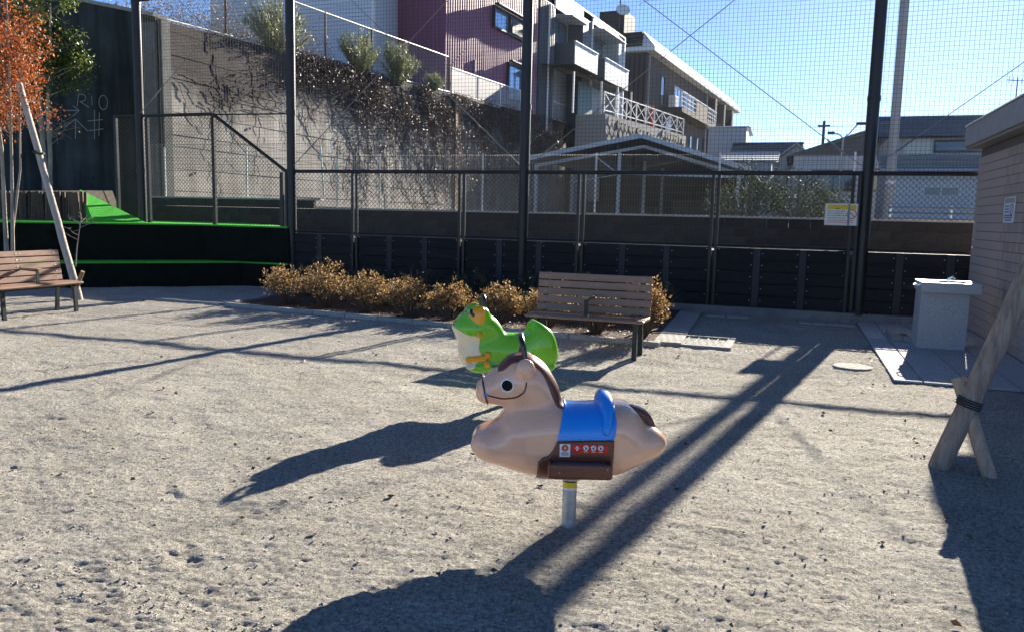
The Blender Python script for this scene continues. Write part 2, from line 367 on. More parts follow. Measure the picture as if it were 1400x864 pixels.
wl_ = empty('concrete_wall', (-20, 17.2, 0), 0, 'tall dark stained concrete wall with chalk scribbles behind the turf bank', 'wall')
MB().prism([(-12, 0, 0), (3.98, 0, 0), (3.98, 0, 6.45), (1.5, 0, 6.98), (-1, 0, 7.2), (-12, 0, 7.2)], (0, .4, 0)).build('wall_face', dark_conc, wl_)
cp = MB()
for a, b in (((3.98, 6.45), (1.5, 6.98)), ((1.5, 6.98), (-1, 7.2)), ((-1, 7.2), (-12, 7.2))):
    cp.bar((a[0], .2, a[1]+.045), (b[0], .2, b[1]+.045), .5, .09)
cp.build('coping', mat('coping_concrete', (.3, .28, .24), .9, .3, 4, bump=.01, bscale=20), wl_)
chalk = mat('chalk', (.3, .3, .29), .95, .35, 40)
def stroke(pts, w=.022):
    m = MB()
    for (x0, z0), (x1, z1) in zip(pts, pts[1:]): m.bar((x0+20, -.004, z0), (x1+20, -.004, z1), w, .003, (0, 1, 0))
    return m
arc = lambda cx, cz, rx, rz, a0, a1, k=16: [(cx+rx*math.cos(R(a0+(a1-a0)*i/k)), cz+rz*math.sin(R(a0+(a1-a0)*i/k))) for i in range(k+1)]
marks = [[(-18.78, 4.22), (-18.71, 4.55)]+arc(-18.60, 4.455, .14, .095, 110, -90)+[(-18.68, 4.36), (-18.37, 4.20)],
         [(-18.25, 4.5), (-18.24, 4.25)], arc(-17.85, 4.31, .15, .19, 60, 425),
         [(-19.2, 4.13), (-18.71, 4.12)], [(-18.93, 4.25), (-18.71, 4.12), (-18.95, 3.97)],
         [(-18.86, 3.89), (-18.89, 3.36)], [(-19.26, 3.68), (-18.86, 3.89), (-18.44, 3.56)],
         [(-18.17, 4.11), (-18.21, 3.34)], [(-18.42, 3.83), (-17.9, 3.86)], [(-18.4, 3.57), (-17.89, 3.61)], [(-18.0, 4.05), (-18.05, 3.42)]]
for p in marks: stroke(p).build('chalk_mark', chalk, wl_)
hole = MB().tube([(0, -.003, 0), (0, .004, 0)], .045, 12).mesh('tie_hole', mat('tie_hole', (.01, .01, .01), .95))
for x, z in ((-17.55, 3.32), (-16.9, 5.0), (-19.3, 5.2), (-16.7, 2.4), (-18.3, 2.3)): obj('tie_hole', hole, None, wl_, (x+20, 0, z))
gu = MB(); gu.box(3.55, 3.985, -.09, -.002, 0, 6.3); gu.build('pilaster', mat('pilaster_concrete', (.10, .1, .1), .9, .3, 3, bump=.006, bscale=20), wl_)

rw = empty('retaining_wall', (-16.1, 17.3, 1.4), 0, 'long pale concrete retaining wall with horizontal formwork lines and dead vines', 'wall')
# lifts of formwork: each a strip with its own slight step so joints catch the grazing sun
zt = lambda y: 6.38+(y-17)*.0485
lift = []
z = .0
bmr = MB(); yy = np.linspace(17.32, 57, 60)
k = 0
while z < 8.6:
    z1 = z+.3
    off = .012*((k*7) % 5-2)/2
    for a, b in zip(yy[:-1], yy[1:]):
        za, zb = min(1.4+z1-.012, zt(a)), min(1.4+z1-.012, zt(b))
        if za <= 1.4+z and zb <= 1.4+z: continue
        za, zb = max(za, 1.4+z), max(zb, 1.4+z); d = off+.006*math.sin(a*.7+k)
        d2 = off+.006*math.sin(b*.7+k)
        bmr.add([(.1+d, a-17.3, z), (.1+d2, b-17.3, z), (.1+d2, b-17.3, zb-1.4), (.1+d, a-17.3, za-1.4), (-.2, a-17.3, z), (-.2, b-17.3, z), (-.2, b-17.3, zb-1.4), (-.2, a-17.3, za-1.4)],
                [(0, 1, 2, 3), (3, 2, 6, 7), (0, 4, 5, 1)])
    z = z1; k += 1
bmr.box(-.35, .088, 0, 39.7, -1.2, 4.9)
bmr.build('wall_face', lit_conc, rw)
MB().prism([(-.35, 0, 4.9), (.088, 0, 4.9), (.088, 39.7, 4.9+1.9), (-.35, 39.7, 4.9+1.9)], (0, 0, .1)).build('coping', conc, rw)
MB().box(.1, .16, 19.45, 19.75, 0, 6).build('joint_strip', mat('rust_strip', (.2, .13, .08), .9, .4, 5), rw)
MB().box(.1, .2, 0, .3, -.4, 5).build('end_column', mat('pilaster_concrete', (.1, .1, .1)), rw)
hm = MB().tube([(0, 0, 0), (.02, 0, 0)], .04, 10).mesh('weep_hole', mat('tie_hole', (.01, .01, .01)))
for i in range(16): obj('weep_hole', hm, None, rw, (.108, 1.2+i*2.4+.4*math.sin(i*3), 1.1+1.5*(i % 2)))

# dead climbing stems on the retaining wall
vn = MB(); vr = random.Random(4)
def vine(y, z, ang, n, r, step=.22):
    p = []; off = .012
    for i in range(n):
        p.append((-16+off+vr.random()*.025+.0*i, y, z)); ang += vr.gauss(0, .3); ang += (-.9-ang)*.04
        y += step*math.cos(ang); z += step*math.sin(ang)
        if z < 1.6 or y < 17.6 or y > 56.5: break
        z = min(z, zt(y)-.02)
    if len(p) > 1: vn.tube(p, [r*(1-.75*i/len(p)) for i in range(len(p))], 4, cap=False)
    return p
def root_y():
    while True:
        y = vr.uniform(19, 56); d = np.clip((y-21)/10, .06, 1)
        if vr.random() < d: return y
for i in range(760):
    y = root_y(); big = vr.random() < .25
    zz = zt(y)-vr.random()**1.6*(3.6 if y > 25 else 2.2)
    p = vine(y, zz, vr.uniform(-2.4, -.2), vr.randint(6, 20), vr.uniform(.008, .02) if big else vr.uniform(.003, .009))
    for q in range(3):
        if len(p) > 4:
            b_ = p[vr.randrange(1, len(p)-1)]; vine(b_[1], b_[2], vr.uniform(-3, .4), vr.randint(3, 9), .004, .14)
for i in range(26):   # the stems crossing the bright lower left part
    vine(vr.uniform(17.7, 22), vr.uniform(4.4, 5.2), vr.uniform(-.6, .5), vr.randint(6, 16), vr.uniform(.005, .012), .15)
tag(vn.build('dead_vines', mat('vine_bark', (.13, .10, .075), .95, .5, 8)), 'tangled dead vine stems clinging to the retaining wall', 'vines', kind='stuff')
# dry leaf and twig tangle hanging over the top of the wall
N = 60000; y = 21+35*RNG.random(N)**.8; zz = 6.38+(y-17)*.0485
d = np.abs(RNG.normal(size=N))*np.where(y > 34, 3.0, np.where(y > 27, 1.6, .5)); P = np.stack([-15.93+.12*np.abs(RNG.normal(size=N)), y, zz+.1-d], 1)
ok = fbm(P[:, 1]*.8, P[:, 2]*.8, 3)+.10 > 0; P = P[ok]
V, F = leaves(P, RNG.normal(size=P.shape)+[0, 0, -.6], RNG.uniform(.05, .13, len(P)), RNG.uniform(.012, .04, len(P)))
tag(obj('dry_creeper', mesh_np('dry_creeper', V, F, leafmat('creeper_leaf', (.03, .02, .017), (.07, .046, .037), (.15, .105, .07), trans=.1))), 'brown dry creeper hanging over the top of the retaining wall', 'creeper', kind='stuff')

# ---- low block wall behind the fence, with its light mesh fence
bw = empty('block_wall', (-15.9, 16.4, 1.0), 0, 'low dark concrete block wall with pale coping behind the playground fence', 'wall')
blk = mat('concrete_block', (.042, .036, .032), .95, .3, 10, bump=.004, bscale=60, rnd=.22)
bmesh_ = MB().bbox(-.198, .198, -.06, .06, -.093, .093, .006).mesh('block', blk)
MB().box(-.0, 20.5, -.045, .05, -.9, .42).build('wall_core', mat('mortar', (.09, .083, .076), .95, .2, 20), bw)
for r_ in range(3):
    for i in range(51):
        x = .2+.4*i+(0 if r_ % 2 else .2)
        if x > 20.3: continue
        obj('block', bmesh_, None, bw, (x, 0, .1+.19*r_))
    
for i in range(13): obj('block', bmesh_, None, bw, (.2+.4*i, 0, .1+.19*3+.005))
cap = MB().bbox(-.298, .298, -.08, .08, -.02, .02, .005).mesh('coping_block', mat('coping_pale', (.55, .5, .43), .85, .15, 8, rnd=.08))
for i in range(9): obj('coping_block', cap, None, bw, (.3+.6*i, 0, .79))
for i in range(25): obj('coping_block', cap, None, bw, (5.55+.6*i, 0, .595))

mf = empty('mesh_fence', (-15.9, 16.4, 1.6), 0, 'thin pale wire mesh fence with white posts on the low block wall', 'fence')
white_p = mat('white_painted_steel', (.72, .70, .66), .5, .06, 10)
for x in (-15.1, -12.62, -8.99, -6.46, -3.94, -1.45, 1.0, 3.4):
    lo = .2 if x < -10.6 else .0
    MB().tube([(x+15.9, 0, lo+.01), (x+15.9, 0, 1.25+lo*.9)], .02, 8).build('post', white_p, mf, True)
MB().tube([(5.45, 0, .21), (5.35, 0, 1.45)], .02, 8).build('post', white_p, mf, True)
MB().tube([(5.8, 0, .01), (5.8, 0, 1.15)], .02, 8).build('post', white_p, mf, True)
wm = MB()
for i in range(380):
    x = .1+.054*i; lo, hi = ((.22, 1.5) if x < 5.45 else (.02, 1.2))
    if x > 20.2: break
    wm.bar((x, 0, lo), (x, 0, hi), .004, .004, (0, 1, 0)); wm.add([(x-.012, -.012, hi), (x+.012, -.012, hi), (x+.012, .012, hi), (x-.012, .012, hi), (x, 0, hi+.016), (x, 0, hi-.016)], [(0, 1, 4), (1, 2, 4), (2, 3, 4), (3, 0, 4), (1, 0, 5), (2, 1, 5), (3, 2, 5), (0, 3, 5)])
for zr in np.arange(.15, 1.2, .15): wm.bar((5.45, .005, zr), (20.2, .005, zr), .004, .004); wm.bar((.1, .005, zr+.25), (5.4, .005, zr+.25), .004, .004)
wm.build('wire_mesh', mat('galvanised_wire', (.16, .16, .155), .6, .1, 10, spec=.25), mf, kind='stuff')
# ================================================================== TALL NET FENCE
FY = 13.5
fe = empty('ball_fence', (0, FY, 0), 0, 'tall dark steel ball fence with boarded base, chain link and net above', 'fence')
steel = mat('bronze_steel', (.018, .016, .015), .4, .25, 6, spec=.35)
steel2 = mat('dark_link', (.05, .048, .045), .85, .1, 10, spec=.06)
boardm = mat('black_board', (.012, .010, .012), .62, .45, 5, stretch=(1, 1, 9), bump=.002, bscale=30, rnd=.25, spec=.2)
battm = mat('black_batten', (.016, .014, .016), .55, .4, 8, stretch=(9, 1, 1), rnd=.2)
MB().box(-9.6, 3.0, -.12, .12, -.1, .13).build('footing', mat('footing_concrete', (.2, .19, .175), .92, .25, 5, bump=.004, bscale=50), fe)
POSTS = [-9.48, -7.91, -5.70, -3.48, -1.23, .87, 2.95]
# boards, laid in courses between the posts
for a, b in zip(POSTS[:-1], POSTS[1:]):
    for i in range(5):
        z0 = .135+.19*i
        MB().bbox(a+.055, b-.055, -.02, .02, z0+.003, z0+.187, .004).build('board', boardm, fe)
    nb = max(2, round((b-a)/.73))
    for j in range(1, nb):
        x = a+(b-a)*j/nb; bt = MB().bbox(x-.055, x+.055, -.038, -.021, .14, 1.08, .003).build('batten', battm, fe)
bolt = MB().tube([(0, 0, 0), (0, -.008, 0), (0, -.011, 0)], [.011, .010, .005], 8).mesh('bolt', mat('bolt_steel', (.35, .35, .34), .4, .1, metal=.8))
for a, b in zip(POSTS[:-1], POSTS[1:]):
    nb = max(2, round((b-a)/.73))
    for j in range(1, nb):
        x = a+(b-a)*j/nb
        for zz in (.24, .43, .62, .81, 1.0):
            for s in (-.085, .085): obj('bolt', bolt, None, fe, (x+s, -.021, zz))
for a in POSTS:
    for s in (-.045, .045): MB().bbox(a+s-.025, a+s+.025, -.06, -.01, .06, 2.26, .004).build('post', steel, fe)
    for zz in (.3, .7, 1.05):
        for s in (-.1, .1): obj('bolt', bolt, None, fe, (a+s, -.021, zz))
MB().tube([(-9.48, 0, 2.28), (3.0, 0, 2.28)], .034, 10).build('rail', steel, fe, True)
MB().tube([(-9.48, 0, 1.12), (3.0, 0, 1.12)], .02, 8).build('rail', steel, fe, True)
# left part standing on the bank
for x, top in ((-13.7, 3.4), (-12.86, 3.4), (-11.18, 3.39), (-9.56, 2.26)):
    MB().bbox(x-.035, x+.035, -.035, .035, .9, top, .005).build('post', steel, fe)
MB().tube([(-13.73, 0, 3.41), (-11.18, 0, 3.41)], .034, 10).build('rail', steel, fe, True)
MB().tube([(-11.18, 0, 3.41), (-9.48, 0, 2.29)], .034, 10).build('rail', steel, fe, True)
MB().tube([(-11.18, 0, 3.40), (-9.35, 0, 3.38)], .014, 8).build('rail', steel, fe, True)
# chain link: two sets of diagonal wires
def link(name, x0, x1, z0, ztop, p=.084, r=.0034):
    zz1 = max(ztop(x0), ztop(x1), ztop((x0+x1)/2))
    for sgn, dy in ((1, -.004), (-1, .004)):
        m = MB(); x = x0-(zz1-z0)
        while x < x1+(zz1-z0):
            pts = []
            for t in np.linspace(0, zz1-z0, 40):
                xx = x+sgn*t
                if x0 <= xx <= x1 and z0+t <= ztop(xx): pts.append((xx, z0+t))
            if len(pts) > 1: m.tube([(pts[0][0], dy, pts[0][1]), (pts[-1][0], dy, pts[-1][1])], r, 6, cap=False)
            x += p
        o = m.build('chain_link', steel2, fe, True, kind='stuff')
link('chain_link', -9.46, 2.97, 1.09, lambda x: 2.27)
link('chain_link', -13.68, -9.5, 1.21, lambda x: 3.4 if x < -11.18 else 3.4-(x+11.18)*.66)
# poles
for x, top in ((-13.07, 8.2), (-9.35, 8.2), (-4.54, 8.2), (1.03, 8.2)):
    MB().tube([(x, .02, -.1), (x, .02, 2.3), (x, .02, top)], .088, 20).build('pole', steel, fe, True)
    MB().tube([(x, .02, .1), (x, .02, .16)], .15, 20).build('base_plate', steel, fe, True)
    for zz in (2.28, 3.4, 5.7): MB().tube([(x, .02, zz-.04), (x, .02, zz+.04)], .098, 20).build('clamp', steel, fe, True)
for a, b, z in ((-13.07, -9.35, 5.72), (-13.07, 4.5, 8.1), (-9.35, 1.03, 8.15)):
    MB().tube([(a, .02, z), (b, .02, z+.25 if b == -9.35 else z)], .03, 8).build('rail', steel, fe, True)
# wire braces crossing each bay, and the net
wirem = mat('steel_cable', (.25, .25, .25), .35, .1, metal=.7)
PX = [-13.07, -9.35, -4.54, 1.03, 6.4]
for a, b in zip(PX[:-1], PX[1:]):
    z0 = 3.4 if a < -13 else 2.32
    zb = 3.4 if a < -13 else 2.32
    MB().tube([(a, -.03, z0), (b, -.03, 6.6)], .007, 6).build('brace_wire', wirem, fe, True)
    MB().tube([(b, .07, zb), (a, .07, 6.6)], .007, 6).build('brace_wire', wirem, fe, True)
    for (x, s, zz) in ((a, 1, z0), (b, -1, zb)):
        sl_ = (6.6-zz)/(b-a); MB().tube([(x+s*.35, -.03 if s > 0 else .07, zz+.35*sl_), (x+s*.62, -.03 if s > 0 else .07, zz+.62*sl_)], .014, 8).build('turnbuckle', wirem, fe, True)
nt_ = MB(); P = .066; hw = .0025
x = -13.05
while x < 6.3:
    a = .012*math.sin(x*1.3); nt_.tube([(x, .1, 2.25), (x+a, .1+.02*math.sin(x), 5), (x, .1, 8.1)], hw, 3, cap=False); x += P
z = 2.3
while z < 8.1:
    pts = [(xx, .1+.02*math.sin(xx)*math.sin((z-2.25)/5.85*3.14), z-.02*math.sin((xx+13)*.62)**2) for xx in np.linspace(-13.05, 6.3, 24)]; nt_.tube(pts, hw, 3, cap=False); z += P
nt_.build('net', mat('net_cord', (.035, .045, .06), .7, .1), fe, kind='stuff')

# ---- yellow and white notice hung on the fence
sg = empty('notice_board', (.685, FY-.075, 1.48), 0, 'white and yellow notice board tied to the chain link beside a tall pole', 'sign')
wp = mat('sign_white', (.78, .72, .58), .45, .05, 8); yel = mat('sign_yellow', (.85, .50, .02), .45, .08, 20); ink = mat('sign_ink', (.06, .05, .05), .6); red = mat('sign_red', (.62, .05, .03), .5)
MB().bbox(-.24, .24, -.006, .006, 0, .335, .004).build('panel', wp, sg)
MB().box(-.205, .205, -.0075, -.0065, .245, .315).build('header', yel, sg)
rr = random.Random(3)
for zz in (.212, .178, .143, .108):
    x = -.2
    while x < .06:
        w = rr.uniform(.008, .02); MB().box(x, x+w, -.0072, -.0064, zz, zz+rr.uniform(.008, .016)).build('print_mark', ink, sg); x += w+.012
for zz in (.075, .045): MB().box(-.2, .17, -.0072, -.0064, zz, zz+.008).build('print_line', red, sg)
MB().box(-.09, -.03, -.0082, -.0076, .25, .262).build('print_mark', ink, sg)
ringm = MB(); 
for i in range(24):
    a0, a1 = R(15*i), R(15*i+15); ringm.bar((.145+.068*math.cos(a0), -.0075, .175+.068*math.sin(a0)), (.145+.068*math.cos(a1), -.0075, .175+.068*math.sin(a1)), .012, .001, (0, 1, 0))
ringm.bar((.1, -.0077, .22), (.19, -.0077, .13), .012, .001, (0, 1, 0)); ringm.build('prohibition_mark', red, sg)
MB().box(.09, .118, -.011, -.0085, -.002, .337).build('strap', mat('strap_grey', (.2, .23, .27), .5), sg)
MB().box(.222, .238, -.010, -.007, .005, .33).build('edge_strip', mat('strap_grey', (.2, .23, .27)), sg)
# ================================================================== SPRING RIDERS (moulded animals)
def catmull(P, k=6):
    P = np.array(P, float); n = len(P); out = []
    for i in range(n):
        p0, p1, p2, p3 = P[i-1], P[i], P[(i+1) % n], P[(i+2) % n]
        for t in np.arange(k)/k: out.append(.5*((2*p1)+(-p0+p2)*t+(2*p0-5*p1+4*p2-p3)*t*t+(-p0+3*p1-3*p2+p3)*t**3))
    return np.array(out)
def poly_sdf(P, X, Z):
    """signed distance to a closed polygon, negative inside"""
    d = np.full(X.shape, 1e9); ins = np.zeros(X.shape, bool); n = len(P)
    for i in range(n):
        a, b = P[i], P[(i+1) % n]; e = b-a; wx, wz = X-a[0], Z-a[1]
        t = np.clip((wx*e[0]+wz*e[1])/(e@e+1e-12), 0, 1); d = np.minimum(d, (wx-e[0]*t)**2+(wz-e[1]*t)**2)
        c = (a[1] > Z) != (b[1] > Z); ins ^= c & (X < (b[0]-a[0])*(Z-a[1])/(b[1]-a[1]+1e-15)+a[0])
    d = np.sqrt(d); return np.where(ins, -d, d)
def smin(a, b, k): h = np.clip(.5+.5*(b-a)/k, 0, 1); return b*(1-h)+a*h-k*h*(1-h)
def smax(a, b, k): return -smin(-a, -b, k)
def ext(d, y, T, Rr):
    """rounded extrusion of a 2-D shape d to half width T"""
    qx = d+Rr; qy = np.abs(y)-T+Rr
    return np.minimum(np.maximum(qx, qy), 0)+np.sqrt(np.maximum(qx, 0)**2+np.maximum(qy, 0)**2)-Rr
def ell(X, Y, Z, c, r):
    k = np.sqrt(((X-c[0])/r[0])**2+((Y-c[1])/r[1])**2+((Z-c[2])/r[2])**2); return (k-1)*min(r)
def nets(fn, lo, hi, h):
    ax = [np.arange(lo[i]-h*2, hi[i]+h*2.01, h) for i in range(3)]
    X, Y, Z = np.meshgrid(*ax, indexing='ij', sparse=False); F = fn(X, Y, Z); S = F < 0
    nx, ny, nz = F.shape; acc = np.zeros((nx-1, ny-1, nz-1, 3)); cnt = np.zeros((nx-1, ny-1, nz-1))
    corners = [(i, j, k) for i in (0, 1) for j in (0, 1) for k in (0, 1)]
    sl = lambda c: F[c[0]:nx-1+c[0], c[1]:ny-1+c[1], c[2]:nz-1+c[2]]
    for a in corners:
        for d_ in range(3):
            if a[d_] == 1: continue
            b = list(a); b[d_] = 1; fa, fb = sl(a), sl(b); m = (fa < 0) != (fb < 0)
            t = np.where(m, fa/np.where(m, fa-fb, 1), 0)
            for q in range(3): acc[..., q] += m*(a[q]+(t if q == d_ else 0))
            cnt += m
    act = cnt > 0; idx = -np.ones(cnt.shape, int); idx[act] = np.arange(act.sum())
    base = np.argwhere(act); V = (base+acc[act]/cnt[act][:, None])*h+np.array([a[0] for a in ax])
    Q = []
    for d_ in range(3):
        o1, o2 = [(1, 2), (2, 0), (0, 1)][d_]
        sA = [slice(None)]*3; sB = [slice(None)]*3; sA[d_] = slice(0, -1); sB[d_] = slice(1, None)
        ch = S[tuple(sA)] != S[tuple(sB)]
        e = np.argwhere(ch); e = e[(e[:, o1] > 0) & (e[:, o2] > 0) & (e[:, o1] < F.shape[o1]-1) & (e[:, o2] < F.shape[o2]-1)]
        def cell(d1, d2):
            c = e.copy(); c[:, o1] -= d1; c[:, o2] -= d2; return idx[c[:, 0], c[:, 1], c[:, 2]]
        q = np.stack([cell(1, 1), cell(0, 1), cell(0, 0), cell(1, 0)], 1)
        flip = ~S[e[:, 0], e[:, 1], e[:, 2]]; q[flip] = q[flip][:, ::-1]; Q.append(q)
    Q = np.concatenate(Q); Q = Q[(Q >= 0).all(1)]
    return V, Q
def net_obj(name, fn, lo, hi, h, m, parent):
    V, Q = nets(fn, lo, hi, h); return obj(name, mesh_np(name, V, Q, m, True), None, parent)

def plastic(name, col, rough=.22, var=.035, coat=.35):
    return mat(name, col, rough, var, 7, bump=.0006, bscale=9, spec=.5, coat=coat)
tan = plastic('tan_plastic', (.84, .475, .30), .17, .07, .5); brown = plastic('brown_plastic', (.14, .042, .022), .35, coat=.08); blue = plastic('blue_plastic', (.008, .26, .82), .3); black = plastic('black_rubber', (.008, .008, .009), .3)
whitep = mat('white_sticker', (.75, .77, .78), .35, .03); redp = mat('red_sticker', (.62, .012, .012), .3, .04); inkp = mat('sticker_ink', (.03, .03, .035), .4); yelp = mat('yellow_sticker', (.85, .58, .03), .35)

horse = empty('horse_rider', (-.96, 3.68, 0), R(199.2), 'beige plastic horse spring rider with blue saddle on a galvanised post', 'play horse')
HO = catmull([(.254, .845), (.305, .838), (.339, .811), (.368, .780), (.423, .746), (.457, .710), (.470, .674), (.467, .639), (.442, .612), (.412, .606), (.369, .601), (.333, .592), (.322, .563), (.325, .537), (.345, .517), (.401, .490), (.447, .467), (.463, .436), (.463, .391), (.449, .360), (.407, .332), (.328, .306), (.249, .282), (.161, .266), (-.022, .262), (-.209, .279), (-.282, .312), (-.334, .336), (-.400, .372), (-.434, .402), (-.448, .439), (-.434, .475), (-.396, .503), (-.350, .517), (-.311, .56), (-.27, .597), (-.235, .608), (-.201, .610), (-.11, .598), (.02, .594), (.056, .615), (.075, .680), (.107, .742), (.143, .793), (.187, .827), (.220, .841)], 3)
HB = catmull([(.33, .56), (.36, .515), (.401, .490), (.447, .467), (.463, .436), (.463, .391), (.449, .360), (.407, .332), (.328, .306), (.249, .282), (.161, .266), (-.022, .262), (-.209, .279), (-.282, .312), (-.334, .336), (-.400, .372), (-.434, .402), (-.448, .439), (-.434, .475), (-.396, .503), (-.350, .517), (-.311, .56), (-.27, .597), (-.235, .608), (-.201, .610), (-.11, .598), (.02, .594), (.1, .6), (.2, .59)], 3)
for _P in (HO, HB):
    _P[:, 0] = np.where(_P[:, 0] < -.2, -.2+(_P[:, 0]+.2)*.94, _P[:, 0]); _P[:, 1] = np.where(_P[:, 1] < .42, .42-(.42-_P[:, 1])*.92, _P[:, 1])
def horse_f(X, Y, Z):
    x2, z2 = X[:, :1, :], Z[:, :1, :]
    d = poly_sdf(HO, x2, z2); b = poly_sdf(HB, x2, z2)
    Th = .088+.040*np.exp(-((x2-.24)/.1)**2-((z2-.71)/.11)**2)+.05*np.clip((.60-z2)/.12, 0, 1)+.012*np.exp(-((x2-.42)/.05)**2)
    A = ext(d, Y, Th, .075)
    Tb = .165-.055*np.clip((np.abs(x2+.02)-.24)/.22, 0, 1)**1.2-.02*np.clip((.4-z2)/.14, 0, 1)
    B = ext(b, Y, Tb, .105)
    C = smin(A, B, .05)
    C = smin(C, ell(X, np.abs(Y), Z, (.37, .07, .41), (.105, .06, .06)), .045)     # front limb
    C = smin(C, ell(X, np.abs(Y), Z, (-.335, .06, .438), (.10, .06, .055)), .045)     # hind limb
    C = smin(C, ell(X, np.abs(Y), Z, (-.235, .06, .50), (.09, .09, .10)), .05)        # haunch
    # cut the groove between saddle and limbs
    return C
HLO, HHI = (-.47, -.2, .24), (.49, .2, .87)
def shell(parts_poly, off, k=0.012, base=horse_f):
    P = np.array(parts_poly, float)
    def f(X, Y, Z):
        x2, z2 = X[:, :1, :], Z[:, :1, :]; d = poly_sdf(P, x2, z2)
        return smax(base(X, Y, Z)-off, np.broadcast_to(d, X.shape), k)
    return f
net_obj('body', horse_f, HLO, HHI, .0075, tan, horse)
# ears
def ear(side): return lambda X, Y, Z: smin(ell(X, Y, Z, (.235, side*.108, .788), (.046, .032, .055)), ell(X, Y, Z, (.238, side*.082, .75), (.04, .03, .04)), .02)
for s in (1, -1): net_obj('ear', ear(s), (.17, min(s*.04, s*.15), .69), (.3, max(s*.04, s*.15), .86), .0055, tan, horse)
# mane: raised brown strip along the crest
mane_p = catmull([(.368, .772), (.345, .815), (.305, .850), (.254, .862), (.212, .858), (.148, .826), (.098, .762), (.064, .690), (.040, .608), (.074, .600), (.112, .675), (.150, .738), (.186, .788), (.222, .815), (.258, .822), (.300, .810), (.340, .778)], 3)
def mane_f(X, Y, Z):
    d = poly_sdf(mane_p, X[:, :1, :], Z[:, :1, :]); return smax(horse_f(X, Y, Z)-.007, np.maximum(np.broadcast_to(d, X.shape), np.abs(Y)-.085), .008)
net_obj('mane', mane_f, (.02, -.1, .59), (.39, .1, .88), .0055, brown, horse)
tail_p = catmull([(-.280, .606), (-.323, .600), (-.372, .572), (-.402, .515), (-.394, .495), (-.345, .509), (-.308, .552)], 3)
def tail_f(X, Y, Z):
    d = poly_sdf(tail_p, X[:, :1, :], Z[:, :1, :]); return ext(np.broadcast_to(d, X.shape), Y, .045, .025)
net_obj('tail', tail_f, (-.42, -.06, .48), (-.27, .06, .62), .005, brown, horse)
saddle = net_obj('saddle', shell([(.036, .7), (-.190, .7), (-.197, .545), (-.187, .480), (.080, .468), (.055, .585)], .010, .008), (-.22, -.19, .45), (.1, .19, .68), .006, blue, horse)
# cantle: thick rounded rim at the back of the saddle
def cantle_f(X, Y, Z):
    # arch running over the back: a bent tube following the body section
    c = horse_f(X, Y, Z); rim = np.sqrt(np.maximum(np.abs(c-.008)-.004, 0)**2+((X+.158+.10*(Z-.62)))**2)
    th = .021+.010*np.clip((Z-.56)/.08, 0, 1)
    top = ell(X, Y, Z, (-.138, 0, .622), (.032, .11, .058))
    return smax(smin(rim-th, top, .03), .50-Z, .03)
net_obj('cantle', cantle_f, (-.22, -.22, .47), (-.07, .22, .72), .006, blue, horse)
net_obj('side_panel', shell([(.080, .467), (-.187, .479), (-.187, .25), (.12, .25), (.170, .262), (.167, .364), (.146, .388), (.117, .398), (.096, .428)], .012, .006), (-.21, -.2, .245), (.19, .2, .49), .006, brown, horse)
for s in (1, -1):
    def tray(X, Y, Z, s=s):
        bx = np.maximum(np.maximum(np.abs(X+.027)-.150, np.abs(Y*s-.195)-.055), np.abs(Z-.346)-.037)
        q = np.sqrt(np.maximum(np.abs(X+.027)-.135, 0)**2+np.maximum(np.abs(Y*s-.19)-.045, 0)**2+np.maximum(np.abs(Z-.346)-.023, 0)**2)-.015
        cut = np.maximum(np.maximum(np.abs(X+.027)-.136, np.abs(Y*s-.205)-.032), .369-Z)
        return smax(q, -cut, .006)
    fr_ = net_obj('footrest', tray, (-.19, min(s*.13, s*.27), .29), (.14, max(s*.13, s*.27), .40), .0045, brown, horse)
    MB().bbox(-.15, .097, min(s*.176, s*.233), max(s*.176, s*.233), .368, .371, .001).build('tread_plate', mat('tread', (.1, .13, .17), .35, .1), fr_)
# where the body surface is, so that eyes, straps and stickers sit on it
_SM = {}
def _smap(key, fn):
    if key not in _SM:
        us, zs, ys_ = np.linspace(-.46, .48, 160), np.linspace(.24, .9, 112), np.linspace(.26, 0, 131)
        X, Y, Z = np.meshgrid(us, ys_, zs, indexing='ij'); F = fn(X, Y, Z); ins = F < 0; i = np.argmax(ins, 1); any_ = ins.any(1)
        i0 = np.maximum(i-1, 0); f1 = np.take_along_axis(F, i[:, None], 1)[:, 0]; f0 = np.take_along_axis(F, i0[:, None], 1)[:, 0]
        t = np.where(f0 != f1, f0/np.where(f0 != f1, f0-f1, 1), 0); yv = ys_[i0]+(ys_[i]-ys_[i0])*t
        _SM[key] = (us, zs, np.where(any_, yv, .0))
    return _SM[key]
def surf_y(fn, u, z, side=1):
    us, zs, M_ = _smap(fn.__name__, fn); a_ = (u-us[0])/(us[1]-us[0]); b_ = (z-zs[0])/(zs[1]-zs[0]); i, j = int(a_), int(b_); fa, fb = a_-i, b_-j
    i = min(max(i, 0), len(us)-2); j = min(max(j, 0), len(zs)-2)
    return side*float((M_[i, j]*(1-fa)+M_[i+1, j]*fa)*(1-fb)+(M_[i, j+1]*(1-fa)+M_[i+1, j+1]*fa)*fb)
def decal_strip(fn, pts, w, side, t=.0035, n=None):
    """raised strip following the surface through (u,z) points"""
    m = MB(); C = []
    for u, z in pts: C.append(Vector((u, surf_y(fn, u, z, side), z)))
    m.tube([c_ for c_ in C], w/2, 8); return m
